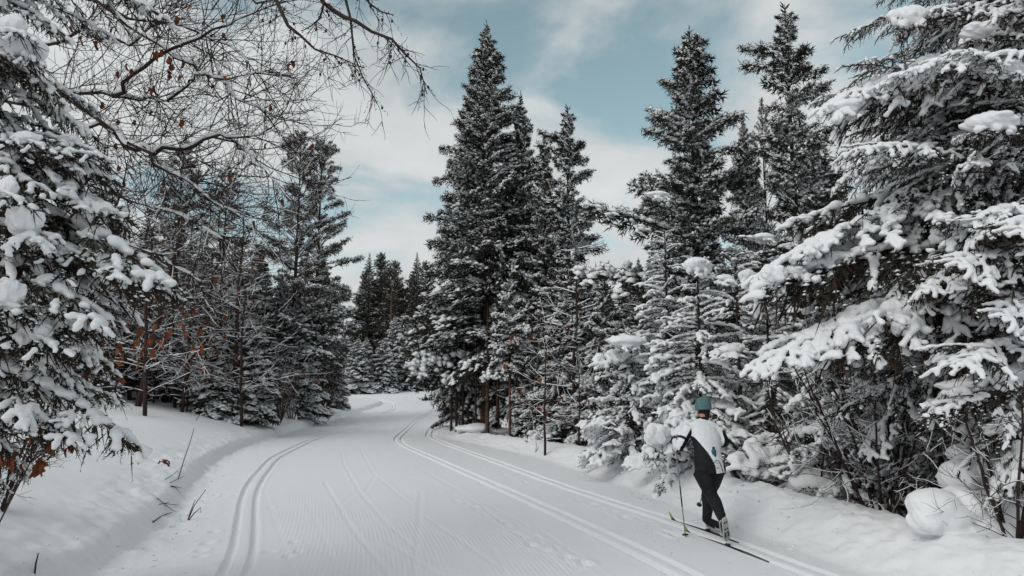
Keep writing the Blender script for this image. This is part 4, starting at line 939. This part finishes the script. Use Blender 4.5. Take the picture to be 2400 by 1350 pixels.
# crumbs of snow along the berms and beside the tracks
rng = np.random.default_rng(12); C = []; Rr = []
for i in range(1100):
    Yq = 4.5 * (32 / 4.5) ** rng.random(); sel = rng.random()
    x = (xR(Yq) - rng.uniform(.1, 1.1)) if sel < .45 else (xL(Yq) + rng.normal(.12, .28)) if sel < .8 else (tI(Yq) + rng.uniform(.3, .8))
    r = rng.uniform(.005, .020) * (1.2 if sel < .8 else .7); C.append((x, Yq, gz1(float(x), Yq) + r * .2)); Rr.append((r * 1.2, r, r * .7))
_OI = (_o8, _f8)
g = Geo(); g.blobs(C, np.array(Rr), rng, tpl=_OI, jit=.45); V, F, M = g.arr(); o = ob('snow_crumbs', new_mesh('snow_crumbs', V, F, [M_GROUND])); o['kind'] = 'stuff'; o['label'] = 'loose crumbs of snow scattered along the trail edges'
# ------------------------------------------------------------------ the skier
M_WHITE = mat('white_jacket_cloth', (.74, .77, .80), .75, (.80, .82, .85), 30, bump=.25, bscale=26)
M_BLACK = mat('black_stretch_cloth', (.006, .006, .007), .7, (.010, .010, .012), 20, bump=.3, bscale=18, spec=.25)
M_SKIN = mat('skin', (.42, .23, .16), .55)
M_HAIR = mat('dark_hair', (.012, .008, .006), .6)
M_KNIT = mat('teal_knit', (.06, .14, .155), .95, (.17, .29, .30), 95, bump=1.0, bscale=75)
M_RUB = mat('black_rubber', (.010, .010, .011), .5, spec=.4)
M_SOLE = mat('pale_rubber_sole', (.42, .42, .40), .6)
M_SKI = mat('black_ski', (.012, .012, .013), .35, spec=.5)
M_TIP = mat('yellow_green_ski_tip', (.30, .33, .045), .4, spec=.5)
M_POLE = mat('grey_pole_shaft', (.20, .20, .19), .35, spec=.6)
M_RED = mat('orange_red_strap', (.65, .10, .04), .6)
M_BOT = mat('blue_bottle', (.012, .09, .16), .3, spec=.5)
def sweep(g, pts, rx, ry, right, k=16, m=0):
    pts = np.asarray(pts, float); n = len(pts); rx = np.broadcast_to(np.asarray(rx, float), (n,)); ry = np.broadcast_to(np.asarray(ry, float), (n,))
    T = np.gradient(pts, axis=0); T /= np.linalg.norm(T, axis=1, keepdims=True); U = np.asarray(right, float)[None] - (T @ np.asarray(right, float))[:, None] * T; U /= np.linalg.norm(U, axis=1, keepdims=True); W = np.cross(U, T)
    a = np.arange(k) * 2 * math.pi / k
    V = (pts[:, None] + rx[:, None, None] * np.cos(a)[None, :, None] * U[:, None] + ry[:, None, None] * np.sin(a)[None, :, None] * W[:, None]).reshape(-1, 3)
    i = np.arange(n - 1)[:, None] * k; j = np.arange(k)[None]; j2 = (j + 1) % k
    F = np.concatenate([np.stack([(i + j).ravel(), (i + j2).ravel(), (i + k + j2).ravel()], 1), np.stack([(i + j).ravel(), (i + k + j2).ravel(), (i + k + j).ravel()], 1)])
    V = np.concatenate([V, pts[:1], pts[-1:]]); j = j.ravel(); j2 = j2.ravel()
    F = np.concatenate([F, np.stack([np.full(k, n * k), j2, j], 1), np.stack([np.full(k, n * k + 1), (n - 1) * k + j, (n - 1) * k + j2], 1)])
    g.add(V, F, m)
def spl(pts, n):
    """smooth curve through the joints"""
    pts = np.asarray(pts, float); m = len(pts); t = np.linspace(0, m - 1, n); out = []
    for q in t:
        i = min(int(q), m - 2); f = q - i; p0 = pts[max(i - 1, 0)]; p1 = pts[i]; p2 = pts[i + 1]; p3 = pts[min(i + 2, m - 1)]
        out.append(.5 * ((2 * p1) + (p2 - p0) * f + (2 * p0 - 5 * p1 + 4 * p2 - p3) * f * f + (3 * p1 - p0 - 3 * p2 + p3) * f ** 3))
    return np.array(out)
def build_skier():
    rng = np.random.default_rng(3)
    fwd = np.array((-.30, .954, 0)); fwd /= np.linalg.norm(fwd); right = np.array((fwd[1], -fwd[0], 0)); up = np.array((0, 0, 1.0))
    pel = P(1661, 1096, 8.74); waist = P(1658, 1058, 8.80); chest = P(1654, 1022, 8.93); shl = P(1650, 1000, 9.00); neck = P(1648, 984, 9.05); head = P(1647, 957, 9.12)
    LS, RS = P(1615, 1003, 8.96), P(1682, 1006, 9.0); LE, RE = P(1590, 1050, 8.86), P(1699, 1037, 8.95); LH, RH = P(1582, 1033, 9.14), P(1692, 1028, 9.22)
    LHp, RHp = P(1645, 1104, 8.72), P(1677, 1102, 8.80)
    LK, RK = P(1667, 1160, 8.60), P(1658, 1160, 9.02); LA, RA = P(1691, 1212, 8.20), P(1656, 1219, 8.96)
    base = np.array((2.40, 8.70, 0.0)); e = empty('person', base)
    tag(e, 'person skiing away, teal knit hat, white and black jacket, black trousers, pole in each hand', 'person')
    def skin(name, parts, vox, sm, mats, mfun=None, ratio=1.0, parent=e, smooth_=True):
        g = Geo()
        for f in parts: f(g)
        V, F, _ = g.arr(); V, F = voxel(V, F, vox, sm, ratio)
        mi = None
        if mfun is not None: mi = mfun(V[F].mean(1), np.cross(V[F[:, 1]] - V[F[:, 0]], V[F[:, 2]] - V[F[:, 0]]))
        return ob(name, new_mesh(name, V - base, F, mats, mi, smooth_), parent)
    def leg(g, h, k_, a, s=1.0):
        th = h * .5 + k_ * .5 - fwd * .01; cf = k_ * .6 + a * .4 - fwd * .02
        c = spl([h, th, k_, cf, a], 17); r = np.interp(np.linspace(0, 4, 17), [0, 1, 2, 2.8, 4], [.108, .096, .070, .068, .048]) * s; sweep(g, c, r, r * 1.02, right)
    def glutes(g, s=1.0):
        for q in (LHp, RHp): g.blobs([q - fwd * .045 + up * .015], [(.092 * s, .10 * s, .10 * s)], rng, tpl=OCT2, jit=0)
    def arm(g, a, b, c, s=1.0):
        p = spl([a, a * .5 + b * .5, b, b * .5 + c * .5, c], 15); r = np.interp(np.linspace(0, 4, 15), [0, 1, 2, 3, 4], [.066, .060, .054, .047, .037]) * s; sweep(g, p, r, r, fwd)
    def torso(g, s=1.0, lo=0):
        c = spl([pel - up * .05, pel + up * .05, waist, chest, shl, neck], 21); x = np.linspace(0, 5, 21)
        sweep(g, c, np.interp(x, [0, 1, 2, 3, 4, 5], [.172, .178, .162, .188, .180, .055]) * s, np.interp(x, [0, 1, 2, 3, 4, 5], [.105, .108, .095, .110, .085, .055]) * s, right)
        sweep(g, spl([LS, shl + up * .015, RS], 9), np.array([.055, .062, .066, .07, .07, .07, .066, .062, .055]) * s, np.array([.055, .06, .07, .075, .075, .075, .07, .06, .055]) * s, fwd)
    def headf(g):
        hu = head - neck; hu /= np.linalg.norm(hu)
        sweep(g, spl([neck - up * .05, neck, head - up * .03], 7), .052, .055, right)
        g.blobs([head + up * .0], [(.074, .092, .108)], rng, tpl=OCT3, jit=0); g.blobs([head + fwd * .045 - up * .062], [(.050, .052, .050)], rng, tpl=OCT2, jit=0)
        g.blobs([head + fwd * .098 - up * .022, head + fwd * .094 - up * .06], [(.014, .022, .020), (.022, .012, .010)], rng, tpl=OCT2, jit=0)
        for s_ in (-1, 1): g.blobs([head + right * s_ * .076 - up * .02 - fwd * .005, head + right * s_ * .03 + fwd * .078 + up * .012], [(.012, .022, .032), (.016, .012, .010)], rng, tpl=OCT2, jit=0)
    def hand(g, c, elbow, pole_dir, s=1.0, sgn=1):
        d = c - elbow; d /= np.linalg.norm(d); g.blobs([c], [(.030, .042, .040)], rng, tpl=OCT2, jit=0)
        side = np.cross(d, pole_dir); side /= np.linalg.norm(side); pd = pole_dir / np.linalg.norm(pole_dir)
        for i, (o_, l_) in enumerate([(.030, .9), (.010, 1.0), (-.010, .95), (-.028, .8)]):      # four fingers curled round the grip
            k0 = c + d * .030 - pd * o_; g.tube(spl([k0 - d * .02 + side * .028 * sgn, k0 + d * .022 * l_ + side * .026 * sgn, k0 + d * .034 * l_ - side * .002 * sgn, k0 + d * .012 - side * .024 * sgn], 8), np.linspace(.011, .009, 8), 6)
        t0 = c - pd * .034; g.tube(spl([t0 - d * .01 - side * .012 * sgn, t0 + d * .018 - side * .022 * sgn, t0 + d * .036 - side * .008 * sgn], 6), np.linspace(.012, .009, 6), 6)
    ldir = P(1607, 1258, 8.32) - LH; rdir = P(1638, 1182, 10.0) - RH
    # one continuous body under the clothes
    skin('body', [lambda g: torso(g, .93), lambda g: glutes(g, .92), lambda g: leg(g, LHp, LK, LA, .92), lambda g: leg(g, RHp, RK, RA, .92), lambda g: arm(g, LS, LE, LH, .88), lambda g: arm(g, RS, RE, RH, .88), headf,
                  lambda g: hand(g, LH, LE, ldir), lambda g: hand(g, RH, RE, rdir, 1, -1)], .0095, 2, [M_SKIN])
    # jacket: white back panel and outer sleeves, black side panels
    zlo = pel[2] + .005
    def jmat(c, n):
        q = c - waist; xr = q @ right; zz_ = c[:, 2]; m = np.zeros(len(c), int)
        back = (n @ fwd) < 0
        le = np.interp(zz_, [.70, .80, .98, 1.13, 1.20, 1.22], [-.03, -.03, -.083, -.13, -.19, -.30])
        m[(xr < le) & (zz_ < 1.215)] = 1
        # sleeves: outside white, inside black
        for S_, E_, H_, sg in ((LS, LE, LH, -1), (RS, RE, RH, 1)):
            dmin = np.full(len(c), 9.0); out_ = np.zeros(len(c))
            for a, b in ((S_, E_), (E_, H_)):
                ab = b - a; t = np.clip(((c - a) @ ab) / (ab @ ab), 0, 1); v = c - a - t[:, None] * ab; dd = np.linalg.norm(v, axis=1); o_ = (v @ right) * sg + (v @ up) * .25; out_ = np.where(dd < dmin, o_, out_); dmin = np.minimum(dmin, dd)
            on = (dmin < .075) & (((c - S_) @ right) * sg > .012)
            m = np.where(on, np.where(out_ > .006, 0, 1), m)
            if sg == 1: m = np.where(on & (zz_ < 1.20), 1, m)
        bd = np.abs((c - (LS * .42 + LE * .58)) @ ((LE - LS) / np.linalg.norm(LE - LS))); m = np.where((bd < .018) & (np.linalg.norm(c - LE, axis=1) < .16), 1, m)
        return m
    def hem(g):
        sweep(g, spl([pel - up * .055 - fwd * .02, pel + up * .06 - fwd * .012, waist], 9), np.linspace(.190, .158, 9), np.linspace(.150, .108, 9), right)
    skin('jacket', [lambda g: torso(g, 1.03), hem, lambda g: arm(g, LS, LE, LH * .96 + LE * .04, 1.06), lambda g: arm(g, RS, RE, RH * .96 + RE * .04, 1.06)], .0085, 3, [M_WHITE, M_BLACK], jmat)
    skin('collar', [lambda g: sweep(g, spl([shl + up * .045, neck + up * .005, neck + up * .04], 7), .064, .068, right)], .009, 2, [M_BLACK])
    skin('trousers', [lambda g: sweep(g, spl([pel - up * .09, pel, pel + up * .10], 9), .168, .118, right), lambda g: glutes(g, 1.06), lambda g: leg(g, LHp, LK, LA, 1.04), lambda g: leg(g, RHp, RK, RA, 1.04)], .010, 3, [M_BLACK])
    skin('hair', [lambda g: g.blobs([head - fwd * .02 - up * .02], [(.079, .086, .088)], rng, tpl=OCT3, jit=0), lambda g: sweep(g, spl([head - fwd * .075 - up * .03, head - fwd * .095 - up * .09, neck - fwd * .085 - up * .0], 6), [.03, .034, .034, .03, .022, .012], .025, right)], .008, 2, [M_HAIR])
    skin('hat', [lambda g: g.blobs([head - fwd * .012 + up * .045], [(.099, .108, .098)], rng, tpl=OCT3, jit=0), lambda g: sweep(g, [head - fwd * .014 - up * .022, head - fwd * .012 + up * .0, head - fwd * .012 + up * .045], [.098, .103, .10], [.107, .112, .108], right)], .0085, 2, [M_KNIT])
    for s_, c_, el, dr in ((1, LH, LE, ldir), (-1, RH, RE, rdir)):
        skin('glove', [lambda g: hand(g, c_, el, dr, 1, s_), lambda g: g.blobs([c_], [(.034, .046, .044)], rng, tpl=OCT2, jit=0), lambda g: sweep(g, [c_ - (c_ - el) * .22, c_ - (c_ - el) * .1, c_], [.036, .036, .03], [.036, .036, .03], up)], .006, 1, [M_BLACK])
        g = Geo(); d = dr / np.linalg.norm(dr); g.blobs([c_ - d * .055 + up * .012], [(.016, .016, .012)], rng, tpl=OCT1); g.tube([c_ - d * .06, c_ + fwd * .02 - right * .02 - d * .01, c_ + fwd * .0 + d * .03], .008, 5); V, F, _ = g.arr(); ob('strap', new_mesh('strap', V - base, F, [M_RED]), e)
    # boots: rear one standing on its toe, sole to the viewer
    def boot(ankle, toe, sole_n, heel):
        d = toe - heel; L = np.linalg.norm(d); d /= L; sn_ = sole_n - (sole_n @ d) * d; sn_ /= np.linalg.norm(sn_); side = np.cross(d, sn_)
        b = skin('boot', [lambda g: sweep(g, [heel + d * .012 + sn_ * .045, heel + d * .06 + sn_ * .05, heel + d * .14 + sn_ * .045, heel + d * .21 + sn_ * .036, heel + d * (L - .015) + sn_ * .026], [.026, .037, .042, .044, .026], [.036, .042, .040, .030, .018], side),
                          lambda g: sweep(g, spl([heel + d * .055 + sn_ * .05, ankle, ankle + up * .05], 6), .046, .05, side)], .008, 2, [M_BLACK])
        g = Geo(); n = 12; t = np.linspace(0, 1, n); w = np.interp(t, [0, .1, .3, .5, .75, .92, 1], [.018, .033, .033, .032, .045, .034, .012])
        for z0, z1, mm in ((.0, .022, 0),):
            V = np.array([[heel + d * (q * L) + side * (s_ * w[i]) + sn_ * z_ for s_ in (-1, 1)] for z_ in (z0, z1) for i, q in enumerate(t)]).reshape(-1, 3)
            F = []
            for i in range(n - 1):
                a = 2 * i; b_ = a + 1; c_ = a + 3; d_ = a + 2; o_ = 2 * n
                F += [(a, b_, c_), (a, c_, d_), (a + o_, c_ + o_, b_ + o_), (a + o_, d_ + o_, c_ + o_), (a, d_, d_ + o_), (a, d_ + o_, a + o_), (b_, c_ + o_, c_), (b_, b_ + o_, c_ + o_)]
            F += [(0, 2 * n, 2 * n + 1), (0, 2 * n + 1, 1), (2 * n - 2, 2 * n - 1, 4 * n - 1), (2 * n - 2, 4 * n - 1, 4 * n - 2)]
            g.add(V, F, mm)
        V, F, _ = g.arr(); so = ob('sole', new_mesh('sole', V - base, F, [M_SOLE], None, False), b)
        g = Geo()                                                        # dark tread blocks and a pale side stripe
        for q, wd in ((.16, .020), (.45, .022), (.62, .026), (.70, .030), (.78, .028)):
            for s_ in (-.5, .5): g.blobs([heel + d * q * L + side * s_ * wd * 1.25 - sn_ * .002], [(.011, .011, .011)], rng, tpl=OCT1)
        V, F, _ = g.arr(); tr = ob('tread', new_mesh('tread', V - base, F, [M_RUB]), b); tr['kind'] = 'stuff'
        for s_ in (-1, 1):
            g = Geo(); g.tube(spl([heel + d * .03 + side * s_ * .036 + sn_ * .03, heel + d * .10 + side * s_ * .043 + sn_ * .05, heel + d * .2 + side * s_ * .045 + sn_ * .03], 6), .008, 5); V, F, _ = g.arr(); ob('stripe', new_mesh('stripe', V - base, F, [M_SOLE]), b)
    toeL = np.array((2.355, 8.235, .045)); heelL = P(1699, 1216, 8.06); boot(LA, toeL, fwd * .9 + up * .25, heelL)
    dirs = fwd * .99; toeR = np.array((2.37, 9.13, .04)); heelR = toeR - dirs * .275; boot(RA, toeR, up, heelR)
    # bottle pack in the small of the back
    pk = waist - fwd * .12 - up * .045; e2 = empty('waist_pack', pk); tag(e2, 'waist belt with small blue bottle on the back of the skier', 'waist pack')
    g = Geo(); th = np.linspace(0, 2 * math.pi, 25); el = waist - up * .055; g.tube(np.array([el + right * math.cos(a) * .162 + fwd * math.sin(a) * .122 - up * .02 * math.cos(a) for a in th]), .009, 6, cap=False); meshed('belt', g, [M_BLACK], e2, pk)
    g = Geo(); bc = pk - right * .005 + up * .035 - fwd * .022; g.tube([bc - up * .05, bc - up * .046, bc + up * .03, bc + up * .045, bc + up * .05], [.022, .028, .028, .02, .01], 12); bt = meshed('bottle', g, [M_BOT], e2, pk)
    g = Geo(); g.tube([bc + up * .05, bc + up * .075], [.016, .014], 10); meshed('cap', g, [M_RUB], e2, pk)
    # pocket line, logo dash and two studs on the lower back panel
    g = Geo(); zc = pel - fwd * .168 + up * .045
    g.tube(np.array([zc + right * (-.02 + .10 * t) + up * (.055 - .25 * (t - .35) ** 2) - fwd * (-.012) for t in np.linspace(0, 1.1, 8)]), .004, 5); g.tube([zc + right * .0 - up * .035, zc + right * .035 - up * .033], .0035, 5)
    g.blobs([zc + right * .01 + up * .02, zc + right * .085 + up * .03], np.full(2, .006), rng, tpl=OCT1); o = meshed('pocket_trim', g, [M_BLACK], e, base); o['kind'] = 'stuff'
    # poles
    def pole(label, hand_, tip, dirv):
        d = tip - hand_; d /= np.linalg.norm(d); q = hand_ - d * .06; e3 = empty('ski_pole', tip); tag(e3, label, 'ski pole')
        g = Geo(); g.tube([q + d * .12, tip - d * .02], [.0085, .006], 8); meshed('shaft', g, [M_POLE], e3, tip)
        g = Geo(); g.tube([q, q + d * .01, q + d * .06, q + d * .13, q + d * .15], [.008, .016, .014, .013, .009], 8); meshed('grip', g, [M_RUB], e3, tip)
        g = Geo(); g.tube([tip - d * .055, tip - d * .05, tip - d * .04, tip - d * .034], [.010, .034, .036, .012], 12); meshed('basket', g, [M_RUB], e3, tip)
        g = Geo(); g.tube([tip - d * .03, tip], [.005, .0015], 6); meshed('spike', g, [M_RUB], e3, tip)
        m_ = hand_ * .5 + tip * .5; g = Geo(); g.tube([m_ - d * .02, m_ + d * .22], [.0085, .0080], 8); meshed('decal', g, [M_BLACK], e3, tip)
    tipL = hit(1607, 1259); pole('grey ski pole in the left hand planted beside the track', LH, tipL + np.array((0, 0, -.02)), ldir)
    pole('ski pole in the right hand, basket showing between legs and berm', RH, P(1637, 1188, 10.0), rdir)
    # skis
    def ski(label, toe, back_, front_):
        e4 = empty('ski', toe); tag(e4, label, 'ski'); n = 22; L = back_ + front_; t = np.linspace(0, 1, n); y = -back_ + t * L
        lift = np.where(t > .90, ((t - .90) / .10) ** 2 * .10, 0) + .012 * np.sin(np.clip(t, 0, .9) / .9 * math.pi); w = np.interp(t, [0, .08, .5, .85, .95, 1], [.016, .022, .021, .023, .018, .004])
        gi = np.array([fwd * q + up * l for q, l in zip(y, lift)]); z_ = gz1(*toe[:2]); 
        def part(nm, i0, i1, m_):
            V = []; F = []
            for i in range(i0, i1 + 1):
                for s_, h_ in ((-1, 0), (1, 0), (1, .012), (-1, .012)): V.append(gi[i] + right * s_ * w[i] + up * h_)
            for i in range(i1 - i0):
                for k in range(4): a = i * 4 + k; b_ = i * 4 + (k + 1) % 4; F += [(a, b_, b_ + 4), (a, b_ + 4, a + 4)]
            e_ = (i1 - i0) * 4; F += [(0, 2, 1), (0, 3, 2), (e_, e_ + 1, e_ + 2), (e_, e_ + 2, e_ + 3)]
            return ob(nm, new_mesh(nm, np.array(V), np.array(F), [m_], None, False), e4)
        part('ski_body', 0, 20, M_SKI); part('ski_tip', 20, 21, M_TIP)
        g = Geo(); g.tube([fwd * .03 + up * .028, fwd * -.03 + up * .03], [.02, .022], 6); g.tube([fwd * -.04 + up * .018, fwd * -.24 + up * .016], .016, 5); meshed('binding', g, [M_RUB], e4, (0, 0, 0))
    # the skis run in the grooves of the outer track
    zt = gz1(2.36, 8.24); ski('ski under the raised rear boot, tail pointing at the viewer', np.array((2.355, 8.24, zt - .030)), .72, .92)
    ski('ski under the flat front boot, in the groove nearer the berm', np.array((2.37, 9.11, zt - .030)), .66, .92)
build_skier()
